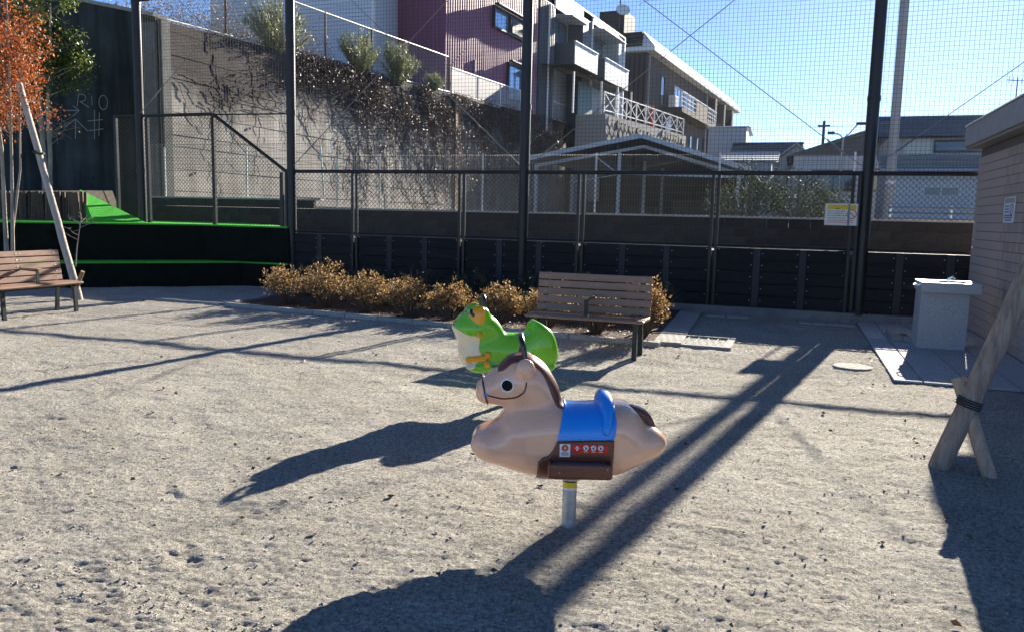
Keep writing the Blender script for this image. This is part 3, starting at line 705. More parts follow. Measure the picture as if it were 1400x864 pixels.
def patch(fn, cu, cz, outline, side, t=.003):
    """thin slab with given outline (du,dz), draped on the surface"""
    m = MB(); P_ = [(cu+du, cz+dz) for du, dz in outline]; n = len(P_)
    # rings towards the centre so that it bends with the body
    V = []; rings = [1, .66, .33]
    for s in rings:
        for u, z in P_: uu, zz = cu+(u-cu)*s, cz+(z-cz)*s; V.append((uu, surf_y(fn, uu, zz, side)+side*t, zz))
    V.append((cu, surf_y(fn, cu, cz, side)+side*t, cz))
    lowr = [(u, surf_y(fn, u, z, side)-side*.004, z) for u, z in P_]
    F_ = []
    for r_ in range(2):
        for i in range(n): F_.append((r_*n+i, r_*n+(i+1) % n, (r_+1)*n+(i+1) % n, (r_+1)*n+i))
    for i in range(n): F_.append((2*n+i, 2*n+(i+1) % n, 3*n))
    o = len(V); V += lowr
    for i in range(n): F_.append((i, o+i, o+(i+1) % n, (i+1) % n))
    return m.add(V, F_)
circ = lambda r, n=22, k=1: [(r*math.cos(2*math.pi*i/n), k*r*math.sin(2*math.pi*i/n)) for i in range(n)]
for s in (1, -1):
    ey = patch(horse_f, .318, .714, circ(.0325), s, .003).build('eye', mat('eye_white', (.8, .8, .78), .25), horse, True)
    patch(horse_f, .319, .714, circ(.0255), s, .005).build('pupil', mat('matt_black', (.004, .004, .004), .6, spec=.15), ey, True)
    br = decal_strip(horse_f, [(.228, .735), (.233, .702), (.242, .684), (.267, .664), (.292, .655), (.326, .648), (.351, .648), (.385, .655), (.420, .666)], .0085, s).build('bridle_strap', brown, horse, True)
    patch(horse_f, .421, .664, circ(.0105, 14), s, .005).build('stud', blue, br, True)
# nose band all round
nb_pts = [(.438, .733), (.430, .70), (.421, .662), (.412, .628)]
nb_pts = [(.440-.03*i/11, .742-.128*i/11) for i in range(12)]
nb = [Vector((u, surf_y(horse_f, u, z, 1)+.001, z)) for u, z in nb_pts]
ring_ = nb+[Vector((v.x, -v.y, v.z)) for v in reversed(nb)]
MB().tube(ring_+[ring_[0]], .005, 8, cap=False).build('nose_band', brown, horse, True)
patch_front = MB().lathe([(.001, 0), (.022, .001), (.024, .006), (.018, .012), (.001, .014)], 14)
for s in (1, -1):
    o = patch_front.build('hoof', brown, horse, True); o.location = (.468, s*.055, .402); o.rotation_euler = (0, R(90), 0); o.scale = (1.25, 1.0, 1)
# grab handle: an arch across the poll
arch = [(.232, .078, .80)]+[(.247+.012*math.sin(R(a)), .074*math.cos(R(a)), .895+.042*math.sin(R(a))) for a in range(0, 181, 15)]+[(.262, -.078, .80)]
MB().tube(arch, .0145, 12).build('handle', black, horse, True)
MB().tube([(.232, .078, .79), (.233, .078, .806)], .02, 12).build('handle_collar', black, horse, True)
# stickers on the side panel
def pf(X, Y, Z): return horse_f(X, Y, Z)-.012
for s in (1, -1):
    q = lambda w, h: [(-w, -h), (0, -h), (w, -h), (w, 0), (w, h), (0, h), (-w, h), (-w, 0)]
    wst = patch(pf, .0425, .4275, q(.0245, .0305), s, .0015).build('warning_sticker', whitep, horse)
    patch(pf, .0425, .439, circ(.0165, 18), s, .0022).build('emblem', redp, wst)
    patch(pf, .0425, .439, circ(.0125, 18), s, .0027).build('emblem_disc', mat('sticker_pink', (.55, .1, .13), .4), wst)
    patch(pf, .0425, .440, [(.008*(1 if i % 2 == 0 else .42)*math.cos(R(90+36*i)), .008*(1 if i % 2 == 0 else .42)*math.sin(R(90+36*i))) for i in range(10)], s, .0032).build('emblem_star', yelp, wst)
    for dz in (.4175, .412, .4065): patch(pf, .0425, dz, q(.017, .0013), s, .0022).build('print_line', inkp, wst)
    rst = patch(pf, -.0725, .4365, [(-.082, -.018), (-.04, -.019), (.0, -.020), (.04, -.0205), (.082, -.021), (.083, 0), (.082, .021), (.04, .0205), (0, .020), (-.04, .0195), (-.082, .019), (-.086, 0)], s, .0015).build('rule_sticker', redp, horse)
    for i, u in enumerate((-.055, -.090, -.124)):
        dsc = patch(pf, u, .4425, circ(.0125, 16), s, .0022).build('pictogram', whitep, rst)
        for (du, dz, w, h) in ((.003, .004, .0025, .003), (-.002, -.002, .005, .003), (.002, -.006, .002, .0025)): 
            patch(pf, u+du*(1-2*(i % 2)), .4425+dz, q(w, h), s, .0029).build('print_mark', inkp, rst)
        patch(pf, u, .4245, q(.009, .0014), s, .0022).build('print_line', whitep, rst)
    for (du, dz, w, h) in ((-.014, .446, .006, .003), (-.014, .440, .012, .0012), (-.014, .433, .004, .004)): patch(pf, du, dz, q(w, h), s, .0022).build('print_mark', whitep, rst)
galv = mat('galvanised', (.45, .47, .47), .42, .2, 25, metal=.55, bump=.0005, bscale=120)
hp = MB().tube([(0, 0, -.1), (0, 0, .02), (0, 0, .28)], .0345, 24).build('post', galv, horse, True)
MB().tube([(0, 0, .195), (0, 0, .222)], .0352, 24).build('post_sticker', yelp, hp, True)
MB().tube([(0, 0, .222), (0, 0, .238)], .0353, 24).build('sticker_edge', inkp, hp, True)
MB().tube([(0, 0, .184), (0, 0, .195)], .0353, 24).build('sticker_edge', whitep, hp, True)
MB().lathe([(.05, .235), (.05, .26), (.04, .27)], 24).build('post_collar', galv, hp, True)
scr = MB().lathe([(.004, 0), (.0045, .002), (.002, .004)], 8).mesh('screw', mat('bolt_steel', (.6, .6, .58)))
for u, z, yy_ in ((-.04, .478, None), (.07, .342, .2515), (-.15, .362, .2515)):
    for s in (1, -1):
        yv = surf_y(horse_f, u, z, s)+s*.013 if yy_ is None else s*(yy_-.001); obj('screw', scr, None, horse, (u, yv, z), (R(-90)*s, 0, 0))

# ---------------------------------------------------------------- frog
frog = empty('frog_rider', (-2.12, 5.94, 0), R(212), 'green plastic frog spring rider with orange eyes behind the horse', 'play frog')
green = plastic('green_plastic', (.17, .52, .012)); cream = plastic('cream_plastic', (.80, .68, .44), .3); orange = plastic('orange_plastic', (.80, .36, .008), .28)
FO = catmull([(.424, .650), (.395, .695), (.345, .742), (.300, .762), (.24, .772), (.17, .758), (.125, .728), (.085, .695), (.048, .648), (.010, .592), (-.05, .582), (-.12, .582), (-.178, .598), (-.195, .655), (-.226, .684), (-.266, .669), (-.318, .612), (-.362, .538), (-.405, .431), (-.405, .389), (-.375, .340), (-.33, .312), (-.127, .287), (.074, .284), (.19, .288), (.252, .299), (.292, .343), (.347, .372), (.362, .418), (.369, .491), (.405, .581), (.425, .625)], 3)
FBk = catmull([(.35, .40), (.30, .33), (.19, .288), (.0, .284), (-.13, .287), (-.33, .312), (-.375, .34), (-.405, .389), (-.405, .431), (-.362, .538), (-.33, .60), (-.28, .60), (-.19, .55), (-.05, .54), (.10, .56), (.25, .55), (.34, .50)], 3)
def frog_f(X, Y, Z):
    x2, z2 = X[:, :1, :], Z[:, :1, :]; d = poly_sdf(FO, x2, z2); b = poly_sdf(FBk, x2, z2)
    T = .125+.05*np.exp(-((x2-.27)/.12)**2-((z2-.63)/.10)**2)+.035*np.clip((-.18-x2)/.1, 0, 1)-.02*np.clip((x2-.33)/.1, 0, 1)
    A = ext(d, Y, T, .088)
    B = ext(b, Y, .16+.0*x2, .11)
    C = smin(A, B, .05)
    C = smin(C, ell(X, np.abs(Y), Z, (.235, .105, .735), (.085, .062, .075)), .035)     # eye bumps
    C = smin(C, ell(X, np.abs(Y), Z, (-.27, .12, .47), (.12, .075, .17)), .04)          # thighs
    C = smin(C, ell(X, np.abs(Y), Z, (.20, .13, .33), (.13, .055, .045)), .03)          # hands
    C = smin(C, ell(X, np.abs(Y), Z, (-.20, .15, .32), (.17, .06, .045)), .03)
    return C
net_obj('body', frog_f, (-.43, -.24, .26), (.45, .24, .85), .0085, green, frog)
cr_p = catmull([(.46, .675), (.40, .628), (.345, .597), (.29, .583), (.238, .578), (.236, .53), (.238, .465), (.214, .418), (.26, .37), (.29, .32), (.36, .34), (.46, .45), (.46, .6)], 2)
net_obj('throat', shell(cr_p, .004, .003, frog_f), (.19, -.2, .30), (.45, .2, .69), .006, cream, frog)
for s in (1, -1):
    def eyef(X, Y, Z, s=s):
        P_ = catmull([(.318, .755), (.285, .795), (.245, .812), (.205, .797), (.196, .753), (.208, .688), (.232, .668), (.272, .684), (.312, .722)], 3)
        d = poly_sdf(P_, X[:, :1, :], Z[:, :1, :]); return smax(smax(frog_f(X, Y, Z)-.005, np.broadcast_to(d, X.shape), .003), .085-Y*s, .004)
    ey = net_obj('eye', eyef, (.17, min(s*.07, s*.22), .65), (.34, max(s*.07, s*.22), .84), .005, orange, frog)
    decal_strip(frog_f, [(.297, .778), (.302, .762), (.297, .745), (.282, .735)], .03, s).build('pupil', black, ey, True)
    ball = MB().lathe([(.002, -.026), (.018, -.019), (.026, 0), (.018, .019), (.002, .026)], 14).build('mouth_corner', orange, frog, True)
    ball.location = (.240, surf_y(frog_f, .240, .590, s), .590)
    arm_ = decal_strip(frog_f, [(.315, .399), (.27, .405), (.22, .41), (.185, .41)], .05, s).build('foot', orange, frog, True)
    for (u, z) in ((.312, .394), (.175, .43), (.180, .365)):
        b_ = MB().lathe([(.002, -.032), (.022, -.024), (.032, 0), (.022, .024), (.002, .032)], 12).build('toe', orange, arm_, True); b_.location = (u, surf_y(frog_f, u, z, s)-s*.004, z)
    obj('screw', scr, None, frog, (.178, surf_y(frog_f, .178, .39, s)+s*.028, .39), (R(-90)*s, 0, 0)).scale = (2, 2, 2)
    MB().bbox(-.1, .14, min(s*.13, s*.215), max(s*.13, s*.215), .335, .352, .006).build('footrest', mat('tread', (.1, .13, .17)), frog)
arch = [(.185, .085, .74)]+[(.19, .075*math.cos(R(a)), .835+.045*math.sin(R(a))) for a in range(0, 181, 15)]+[(.185, -.085, .74)]
MB().tube(arch, .016, 12).build('handle', black, frog, True)
MB().tube([(0, 0, -.1), (0, 0, .02), (0, 0, .3)], .0345, 24).build('post', galv, frog, True)
# ================================================================== BENCHES
slatm = mat('recycled_slat', (.27, .16, .108), .5, .16, 6, stretch=(1, 8, 8), bump=.0008, bscale=60, rnd=.07, spec=.4)
legm = mat('bench_iron', (.02, .02, .022), .45, .2, 10)
boltm = mat('bolt_steel', (.6, .6, .58))
def bench(loc, rz, label):
    t = empty('park_bench', loc, rz, label, 'bench', 'brown slatted park benches'); Lh = .66
    dome = MB().lathe([(.009, 0), (.008, .003), (.003, .005)], 8).mesh('bolt', boltm)
    for yy_, zz_ in ((-.03, .415), (-.135, .42), (-.24, .42), (-.345, .415)):       # seat slats, front edge at -y
        b = .014 if yy_ == -.345 else .006
        MB().bbox(-Lh, Lh, yy_-.05, yy_+.05, zz_-.018, zz_+.018, b).build('seat_slat', slatm, t)
    tilt = .2
    for k in range(5):
        zc = .48+.088*k; yc = .03+tilt*(zc-.45)*.75
        s = MB().bbox(-Lh, Lh, -.014, .014, -.0385, .0385, .005).build('back_slat', slatm, t, loc=(0, yc, zc), rot=(R(-9), 0, 0))
        for x in (-Lh+.09, Lh-.09): obj('bolt', dome, None, s, (x, -.014, 0), (R(90), 0, 0))
        if k > 1:
            for x in (-.03, .03): obj('bolt', dome, None, s, (x, -.014, 0), (R(90), 0, 0))
    for x in (-Lh+.1, Lh-.1):
        MB().bar((x, -.33, -.05), (x, -.31, .40), .05, .035, (0, 1, 0)).build('leg', legm, t)
        MB().bar((x, .04, -.05), (x, .01, .40), .05, .035, (0, 1, 0)).build('leg', legm, t)
        MB().bar((x, -.36, .385), (x, .04, .385), .05, .03).build('seat_bearer', legm, t)
        MB().bar((x, .02, .40), (x, .125, .88), .05, .025, (0, 1, 0)).build('back_support', legm, t)
    MB().tube([(-Lh+.1, -.15, .36), (Lh-.1, -.15, .36)], .012, 8).build('stretcher', legm, t, True)
    a = MB(); a.bar((0, -.28, .43), (0, -.28, .615), .045, .012, (0, 1, 0)); a.bar((0, -.28, .61), (0, .04, .62), .045, .012); a.build('arm_bracket', legm, t)
    MB().bbox(-.04, .04, -.33, .02, .622, .648, .008).build('arm_rest', mat('arm_wood', (.33, .22, .12), .6, .2, 9, stretch=(8, 1, 8)), t)
    return t
bench((-2.1, 8.78, 0), 0, 'brown slatted park bench in front of the shrub bed')
bench((-10.02, 8.15, 0), R(90), 'brown slatted park bench in front of the turf bank by the leaning tree stake')

# ================================================================== SHRUB BED
bed = empty('shrub_bed', (0, 0, 0), 0, 'planting bed with pale kerb stones and dark soil along the fence', 'planting bed')
KA, KB = Vector((-8.35, 10.32, 0)), Vector((-1.42, 9.5, 0))
soil = MB(); sp = [(KA.x+.06, KA.y+.1), (KB.x-.1, KB.y+.1), (-1.58, 13.3), (-8.6, 13.3)]
soil.prism([(x, y, -.05) for x, y in sp], (0, 0, .085)); soil.build('soil', mat('bed_soil', (.085, .055, .038), .95, .5, 14, bump=.03, bscale=30), bed)
kst = mat('kerb_stone', (.31, .295, .27), .88, .12, 8, bump=.002, bscale=80, rnd=.1)
def kerb(a, b, w=.1, zt_=.06, L=.6):
    d = b-a; n = max(1, round(d.length/L)); ang = math.atan2(d.y, d.x)
    me = MB().bbox(0, d.length/n-.008, -w/2, w/2, -.1, zt_, .006).mesh('kerb_stone', kst)
    for i in range(n): p = a+d*(i/n); obj('kerb_stone', me, None, bed, (p.x, p.y, .004*math.sin(i*5)), (0, 0, ang))
kerb(KA, KB); kerb(Vector((-8.42, 10.36, 0)), Vector((-8.7, 13.3, 0)))
kerb(Vector((-1.36, 9.62, 0)), Vector((-1.5, 13.2, 0)), .34, .045, .45)
kerb(Vector((-9.9, 10.62, 0)), Vector((-8.45, 10.45, 0)), .32, .03, .45)
# leaf litter on the soil
N = 2600; x = RNG.uniform(-8.3, -1.6, N); y = RNG.uniform(9.7, 12.4, N); ok = y > 9.6-.118*(x+1.42); x, y = x[ok], y[ok]
V, F = leaves(np.stack([x, y, .045+.012*RNG.random(len(x))], 1), np.c_[RNG.normal(size=(len(x), 2)), .3*RNG.normal(size=len(x))], RNG.uniform(.02, .05, len(x)), RNG.uniform(.01, .025, len(x)))
o = obj('leaf_litter', mesh_np('leaf_litter', V, F, leafmat('litter_leaf', (.09, .03, .012), (.2, .07, .025), (.32, .14, .05), trans=.05)), None, bed); o['kind'] = 'stuff'
bark = mat('shrub_bark', (.12, .085, .06), .9, .3, 20)
lf_gold = leafmat('golden_leaf', (.075, .04, .016), (.27, .155, .06), (.55, .39, .18), trans=.5)
lf_dark = leafmat('hedge_leaf', (.012, .022, .01), (.03, .045, .018), (.06, .06, .028), trans=.2)
def shrub(loc, rx, ry, h, nst, nlf, lm, label, group, seed, ls=(.018, .034)):
    r_ = random.Random(seed); t = empty('shrub', loc, r_.uniform(0, 6), label, 'shrub', group); st_ = MB(); tips = []
    for i in range(nst):
        a = r_.uniform(0, 6.283); rr_ = math.sqrt(r_.random()); tx, ty = rx*rr_*math.cos(a), ry*rr_*math.sin(a)
        hz = h*(1-.45*rr_*rr_)*r_.uniform(.62, 1.14); mid = Vector((tx*.45+r_.gauss(0, .02), ty*.45+r_.gauss(0, .02), hz*.5)); tip = Vector((tx, ty, hz))
        st_.tube([(tx*.08, ty*.08, -.03), mid, tip], [.008, .005, .0025], 4, cap=False)
        for k in range(3):
            b0 = mid.lerp(tip, r_.uniform(.1, .8)); e = b0+Vector((r_.gauss(0, .06), r_.gauss(0, .06), abs(r_.gauss(.05, .05)))); st_.tube([b0, e], [.003, .0015], 3, cap=False); tips.append(e)
        tips.append(tip)
    st_.build('stems', bark, t)
    T_ = np.array([list(q) for q in tips]); per = max(3, nlf//len(T_)); P_ = np.repeat(T_, per, 0); n = len(P_)
    off = RNG.normal(size=(n, 3))*[.024, .024, .02]; D_ = off/np.linalg.norm(off, axis=1, keepdims=True)+[0, 0, .7]
    V, F = leaves(P_+off, D_, RNG.uniform(*ls, n), RNG.uniform(ls[0]*.45, ls[1]*.5, n)); obj('foliage', mesh_np('foliage', V, F, lm), None, t)
    return t
GOLD = 'golden brown shrubs at the front of the bed'
ky = lambda x: 10.32-.118*(x+8.35)
for i, (x, dy, rx, h, lab) in enumerate((
        (-7.55, .55, .50, .56, 'dense golden brown shrub at the paved end of the bed, outermost of its row'),
        (-6.75, .55, .50, .62, 'tallest golden brown shrub at the front of the bed'),
        (-5.95, .5, .42, .50, 'golden brown shrub next to the tallest one in the front row of the bed'),
        (-5.25, .5, .42, .47, 'golden brown shrub midway between the tallest shrub and the frog rider'),
        (-4.55, .5, .42, .44, 'lowest golden brown shrub of the front row, second from the frog rider'),
        (-3.75, .5, .40, .46, 'golden brown shrub beside the frog rider, at the front of the bed'),
        (-3.05, .5, .40, .48, 'golden brown shrub at the arm end of the bench, front row of the bed'),
        (-2.35, .48, .36, .42, 'low golden brown shrub right behind the bench'),
        (-1.72, .42, .32, .66, 'upright golden brown shrub at the kerb corner beside the bench'))):
    shrub((x, ky(x)+dy, .03), rx*1.05, .40, h*1.08, 60, 3000, lf_gold, lab, GOLD, 50+i, (.024, .05))
for i in range(7):
    x = -7.9+i*1.0
    shrub((x, 12.15+.1*math.sin(i*2), .03), .6, .45, .56, 60, 3600, lf_dark, ['outermost dark hedge shrub at the turf bank end of the fence boards', 'dark hedge shrub behind the tallest golden shrub', 'dark hedge shrub against the boards, third from the turf bank', 'dark hedge shrub at the foot of the middle tall pole', 'dark hedge shrub against the boards behind the frog rider', 'dark hedge shrub against the boards behind the bench', 'last dark hedge shrub, at the open ground beside the paved kerb'][i], 'dark hedge along the fence', 80+i, (.02, .04))
for i in range(5):
    x = -7.2+i*1.15
    shrub((x, 11.3, .03), .45, .3, .40, 34, 1500, lf_dark, ['small dark shrub behind the outermost golden shrub', 'small dark shrub behind the tallest golden shrub', 'small dark shrub in the middle between golden row and hedge', 'small dark shrub behind the lowest golden shrub', 'small dark shrub between the hedge and the bench'][i], 'small shaded shrubs in the bed', 120+i, (.018, .034))
# weed by the bench leg
N = 90; P_ = np.c_[RNG.normal(-1.86, .14, N), RNG.normal(9.12, .05, N), .03+.04*RNG.random(N)]
V, F = leaves(P_, RNG.normal(size=(N, 3))+[0, 0, 1], RNG.uniform(.02, .05, N), RNG.uniform(.012, .022, N))
tag(obj('weed', mesh_np('weed', V, F, leafmat('weed_leaf', (.15, .22, .02), (.25, .32, .03), (.4, .42, .05)))), 'small yellow green weed growing at the kerb under the bench', 'weed', kind='stuff')

# ================================================================== DRAIN GRATE, MANHOLES, PAVING
dg = empty('drain_grate', (-.98, 10.06, 0), 0, 'pale rectangular drain cover with five grey cells set in the dirt', 'drain')
fm = MB()
fm.box(-.37, .37, -.43, -.36, -.05, .03); fm.box(-.37, .37, .36, .43, -.05, .03)
xs_ = [-.37, -.31, -.20, -.185, -.075, -.06, .05, .065, .175, .19, .30, .37]
for a, b in ((-.37, -.31), (-.2, -.185), (-.08, -.065), (.04, .055), (.16, .175), (.28, .37)): fm.box(a, b, -.359, .359, -.05, .029)
fm.build('frame', kst, dg)
for a, b in ((-.309, -.201), (-.184, -.081), (-.064, .039), (.056, .159), (.176, .279)):
    MB().box(a, b, -.358, .358, -.05, .018).build('cell', mat('drain_grey', (.11, .115, .11), .8, .2, 20, bump=.004, bscale=120), dg)
mh = MB().lathe([(.2, -.03), (.2, .012), (.19, .016), (.01, .016)], 28).build('manhole_cover', mat('manhole_concrete', (.30, .285, .26), .9, .15, 20, bump=.003, bscale=150)); mh.location = (.68, 9.08, 0)
tag(mh, 'round sandy manhole lid flush with the dirt beside the paving', 'manhole cover')

pav = empty('paving', (0, 0, 0)); pav['kind'] = 'structure'
slabm = mat('granite_slab', (.38, .37, .36), .8, .12, 30, bump=.001, bscale=200, rnd=.1)
MB().box(1.0, 2.49, 8.36, 13.3, -.08, .012).build('bedding', mat('joint_sand', (.14, .13, .12), .95), pav)
def slab(x0, x1, y0, y1): MB().bbox(x0+.006, x1-.006, y0+.006, y1-.006, -.05, .03, .004).build('slab', slabm, pav)
for i in range(8): slab(1.0, 1.26, 8.36+.6125*i, 8.36+.6125*(i+1))
rowy = [8.36, 9.26, 10.16, 11.06, 11.96, 12.86, 13.3]
for j in range(6):
    for i in range(3): slab(1.26+.41*i, 1.26+.41*(i+1), rowy[j], rowy[j+1])
for i in range(4): MB().bbox(.16+.2*i+.005, .16+.2*(i+1)-.005, 12.75, 13.2, -.05, .02, .004).build('slab', kst, pav)
for i in range(2): MB().bbox(-1.25+.35*i, -.93+.35*i, 12.95, 13.25, -.05, .02, .004).build('slab', kst, pav)
lid = MB().lathe([(.155, .02), (.155, .034), (.148, .036), (.145, .033), (.01, .033)], 28).build('access_cover', slabm); lid.location = (1.47, 8.75, 0)
tag(lid, 'round grey access cover set into the paving in front of the fountain', 'manhole cover')

# drinking fountain
fo = empty('drinking_fountain', (1.78, 10.98, .03), 0, 'grey granite drinking fountain with a square basin on paving', 'drinking fountain')
gran = mat('granite', (.40, .39, .385), .55, .3, 90, bump=.0006, bscale=150, detail=2)
ped = MB(); 
ped.add([(-.275, -.22, 0), (.255, -.22, 0), (.255, .24, 0), (-.275, .24, 0), (-.265, -.20, .68), (.26, -.20, .68), (.26, .26, .74), (-.265, .26, .74)], [(0, 3, 2, 1), (4, 5, 6, 7), (0, 1, 5, 4), (1, 2, 6, 5), (2, 3, 7, 6), (3, 0, 4, 7)])
ped.build('pedestal', gran, fo)
tp = MB(); X0, X1, Y0, Y1, z0, z1 = -.28, .36, -.30, .30, .682, .80
o_ = [(X0, Y0), (X1, Y0), (X1, Y1), (X0, Y1)]; i_ = [(-.08, Y0+.07), (X1-.10, Y0+.07), (X1-.10, Y1-.07), (-.08, Y1-.07)]
vs_ = [(x, y, z0) for x, y in o_]+[(x, y, z1) for x, y in o_]+[(x, y, z1) for x, y in i_]+[(x*.9+.01, y*.85, z1-.07) for x, y in i_]
fs_ = [(0, 3, 2, 1)]+[(i, (i+1) % 4, 4+(i+1) % 4, 4+i) for i in range(4)]+[(4+i, 4+(i+1) % 4, 8+(i+1) % 4, 8+i) for i in range(4)]+[(8+i, 8+(i+1) % 4, 12+(i+1) % 4, 12+i) for i in range(4)]+[(12, 13, 14, 15)]
tp.add(vs_, fs_).build('basin', gran, fo)
chrome = mat('chrome', (.75, .76, .78), .15, .03, metal=1)
MB().tube([(.05, 0, .72), (.05, 0, .84), (.09, 0, .86), (.12, -.02, .84)], [.016, .016, .014, .012], 10).build('spout', chrome, fo, True)
MB().tube([(X0-.002, -.22, .76), (X0-.05, -.22, .755), (X0-.06, -.14, .75), (X0-.05, -.02, .75), (X0-.002, -.02, .755)], .011, 8).build('grab_bar', chrome, fo, True)
MB().tube([(X1+.002, -.1, .76), (X1+.05, -.1, .76)], .02, 12).build('tap', chrome, fo, True)
fs2 = empty('drain_kerb', (1.34, 11.5, .03), 0, 'low pale concrete kerb block framing the fountain drain', 'kerb')
MB().bbox(-.06, .06, -.36, .5, 0, .07, .01).build('long_side', kst, fs2); MB().bbox(.062, .2, -.36, -.25, 0, .069, .01).build('short_side', kst, fs2)
MB().box(.062, .2, -.248, .5, 0, .012).build('drain_bed', mat('drain_brown', (.16, .11, .07), .9, .3, 30), fs2)

# ================================================================== TOILET BUILDING
tl = empty('toilet_building', (2.5, 9.5, 0), 0, 'brown tiled toilet block with flat overhanging roof beside the fountain', 'building')
MB().box(.012, 3.5, -3.2, 3.88, -.1, 2.62).build('wall_core', mat('tile_grout', (.16, .13, .115), .95), tl)
tilem = mat('fluted_tile', (.40, .31, .27), .6, .12, 30, rnd=.13, bump=.001, bscale=60)
tg = MB(); 
def tile_shape(m, y, z):
    w, h = .1005, .1135      # a tile with four flutes
    for k in range(4):
        a = y+w*k/4; m.add([(.012, a+.003, z), (.012, a+w/4-.001, z), (.012, a+w/4-.001, z+h), (.012, a+.003, z+h), (-.004, a+.006, z+.002), (-.004, a+w/4-.004, z+.002), (-.004, a+w/4-.004, z+h-.002), (-.004, a+.006, z+h-.002)],
                           [(4, 5, 6, 7), (0, 1, 5, 4), (1, 2, 6, 5), (2, 3, 7, 6), (3, 0, 4, 7)])
tile_me = tile_shape(tg, 0, 0) or tg.mesh('tile', tilem)
rest = MB(); cnt = 0
spots = [(y, z) for j, z in enumerate(np.arange(.03, 2.5, .118)) for y in np.arange(-3.15, 3.84, .104)]
spots.sort(key=lambda s: s[0])
for y, z in spots:
    if cnt < 300 and .75 < y < 3.8: obj('tile', tile_me, None, tl, (0, y, z)); cnt += 1
    else: tile_shape(rest, y, z)
rest.build('tiling', tilem, tl, kind='stuff')
gend = MB().box(.013, 3.4, 3.882, 3.9, 0, 2.6).build('end_wall', tilem, tl)
rf_ = mat('roof_fascia', (.34, .32, .31), .7, .12, 5, bump=.001, bscale=40)
MB().box(-.16, 3.6, -3.6, 3.97, 2.63, 2.66).build('soffit', mat('soffit_grey', (.3, .29, .28), .8), tl)
MB().bbox(-.2, 3.7, -3.7, 4.0, 2.662, 2.95, .006).build('fascia', rf_, tl)
MB().bbox(-.215, 3.72, -3.72, 4.015, 2.952, 2.975, .004).build('roof_edge', mat('roof_metal', (.5, .5, .5), .35, .1, metal=.6), tl)
# notice on the tiled wall
s2 = empty('wall_notice', (2.488, 11.37, 1.56), 0, 'white notice with a round prohibition mark on the tiled wall', 'sign')
nw = mat('notice_white', (.68, .70, .72), .5, .04); bl = mat('notice_ink', (.08, .1, .22), .5)
MB().add([(-.002, -.27, .03), (-.002, -.24, 0), (-.002, .24, 0), (-.002, .27, .03), (-.002, .27, .32), (-.002, -.27, .32), (.004, -.27, .03), (.004, -.24, 0), (.004, .24, 0), (.004, .27, .03), (.004, .27, .32), (.004, -.27, .32)],
         [(0, 1, 2, 3, 4, 5), (6, 11, 10, 9, 8, 7)]+[(i, (i+1) % 6, 6+(i+1) % 6, 6+i) for i in range(6)]).build('panel', nw, s2)
MB().box(-.0032, -.0022, -.25, .22, .245, .305).build('header', mat('notice_beige', (.42, .39, .3), .6), s2)
for z, a, b in ((.2, .0, .2), (.165, 0, .2), (.13, 0, .2), (.085, -.2, .22), (.06, -.2, .22), (.03, -.15, .15)): MB().box(-.0032, -.0022, a, b, z, z+.014).build('print_line', bl, s2)
rg = MB()
for i in range(20):
    a0, a1 = R(18*i), R(18*i+18); rg.bar((-.003, -.13+.075*math.cos(a0), .165+.06*math.sin(a0)), (-.003, -.13+.075*math.cos(a1), .165+.06*math.sin(a1)), .014, .001, (1, 0, 0))
rg.bar((-.0035, -.18, .205), (-.0035, -.08, .125), .014, .001, (1, 0, 0)); rg.build('prohibition_mark', bl, s2)

# ================================================================== TREE STAKES
logm = mat('weathered_log', (.27, .21, .165), .85, .45, 5, stretch=(6, 6, .7), bump=.006, bscale=14)
brm = mat('brace_log', (.38, .27, .19), .85, .3, 6, stretch=(5, 5, .7), bump=.003, bscale=20)
def wob(p, q, n, r0, r1, seed, amp=.0028):
    r_ = random.Random(seed); p, q = Vector(p), Vector(q); P_ = [p.lerp(q, i/n)+Vector((r_.gauss(0, amp), r_.gauss(0, amp), 0))*(0 < i < n) for i in range(n+1)]
    return P_, [r0+(r1-r0)*i/n+r_.gauss(0, amp*.25) for i in range(n+1)]
def cracks(m, p, q, rad, n, seed):
    r_ = random.Random(seed)
    return m
sk = empty('tree_stake', (.95, 5.52, 0), 0, 'thick weathered grey log propped as a tree stake by the toilet block', 'tree stake', 'log stakes propping trees')
P_, rr_ = wob((-.03, -.03, -.12), (.84, .16, 2.55), 14, .064, .058, 3); MB().tube(P_, rr_, 16).build('log', logm, sk, True)
P_, rr_ = wob((.30, -.14, -.1), (.085, .07, .56), 6, .043, .040, 5, .003); MB().tube(P_, rr_, 12).build('brace', brm, sk, True)
tw = MB()
for k in range(4): 
    z = .40+.014*k; c_ = Vector((-.03+.87*(z+.12)/2.67, -.03+.19*(z+.12)/2.67, z)); tw.tube([c_+Vector((.069*math.cos(R(a)), .069*math.sin(R(a)), .3*.069*-math.cos(R(a)))) for a in range(0, 361, 24)], .005, 6, cap=False)
tw.build('binding_wire', mat('binding', (.02, .02, .02), .6), sk, True)
sk2 = empty('tree_stake', (-10.86, 9.86, 0), 0, 'pale sunlit pole leaning as a tree stake beside the bench and turf bank', 'tree stake', 'log stakes propping trees')
palem = mat('pale_pole', (.42, .36, .29), .8, .25, 5, stretch=(6, 6, .8), bump=.003, bscale=20)
P_, rr_ = wob((.02, -.02, -.12), (-1.72, .5, 3.55), 16, .058, .05, 8); MB().tube(P_, rr_, 14).build('pole', palem, sk2, True)
P_, rr_ = wob((-.24, .0, -.1), (.04, .02, .46), 5, .036, .034, 9, .003); MB().tube(P_, rr_, 10).build('brace', mat('stake_brown', (.28, .17, .09), .85, .3, 9), sk2, True)
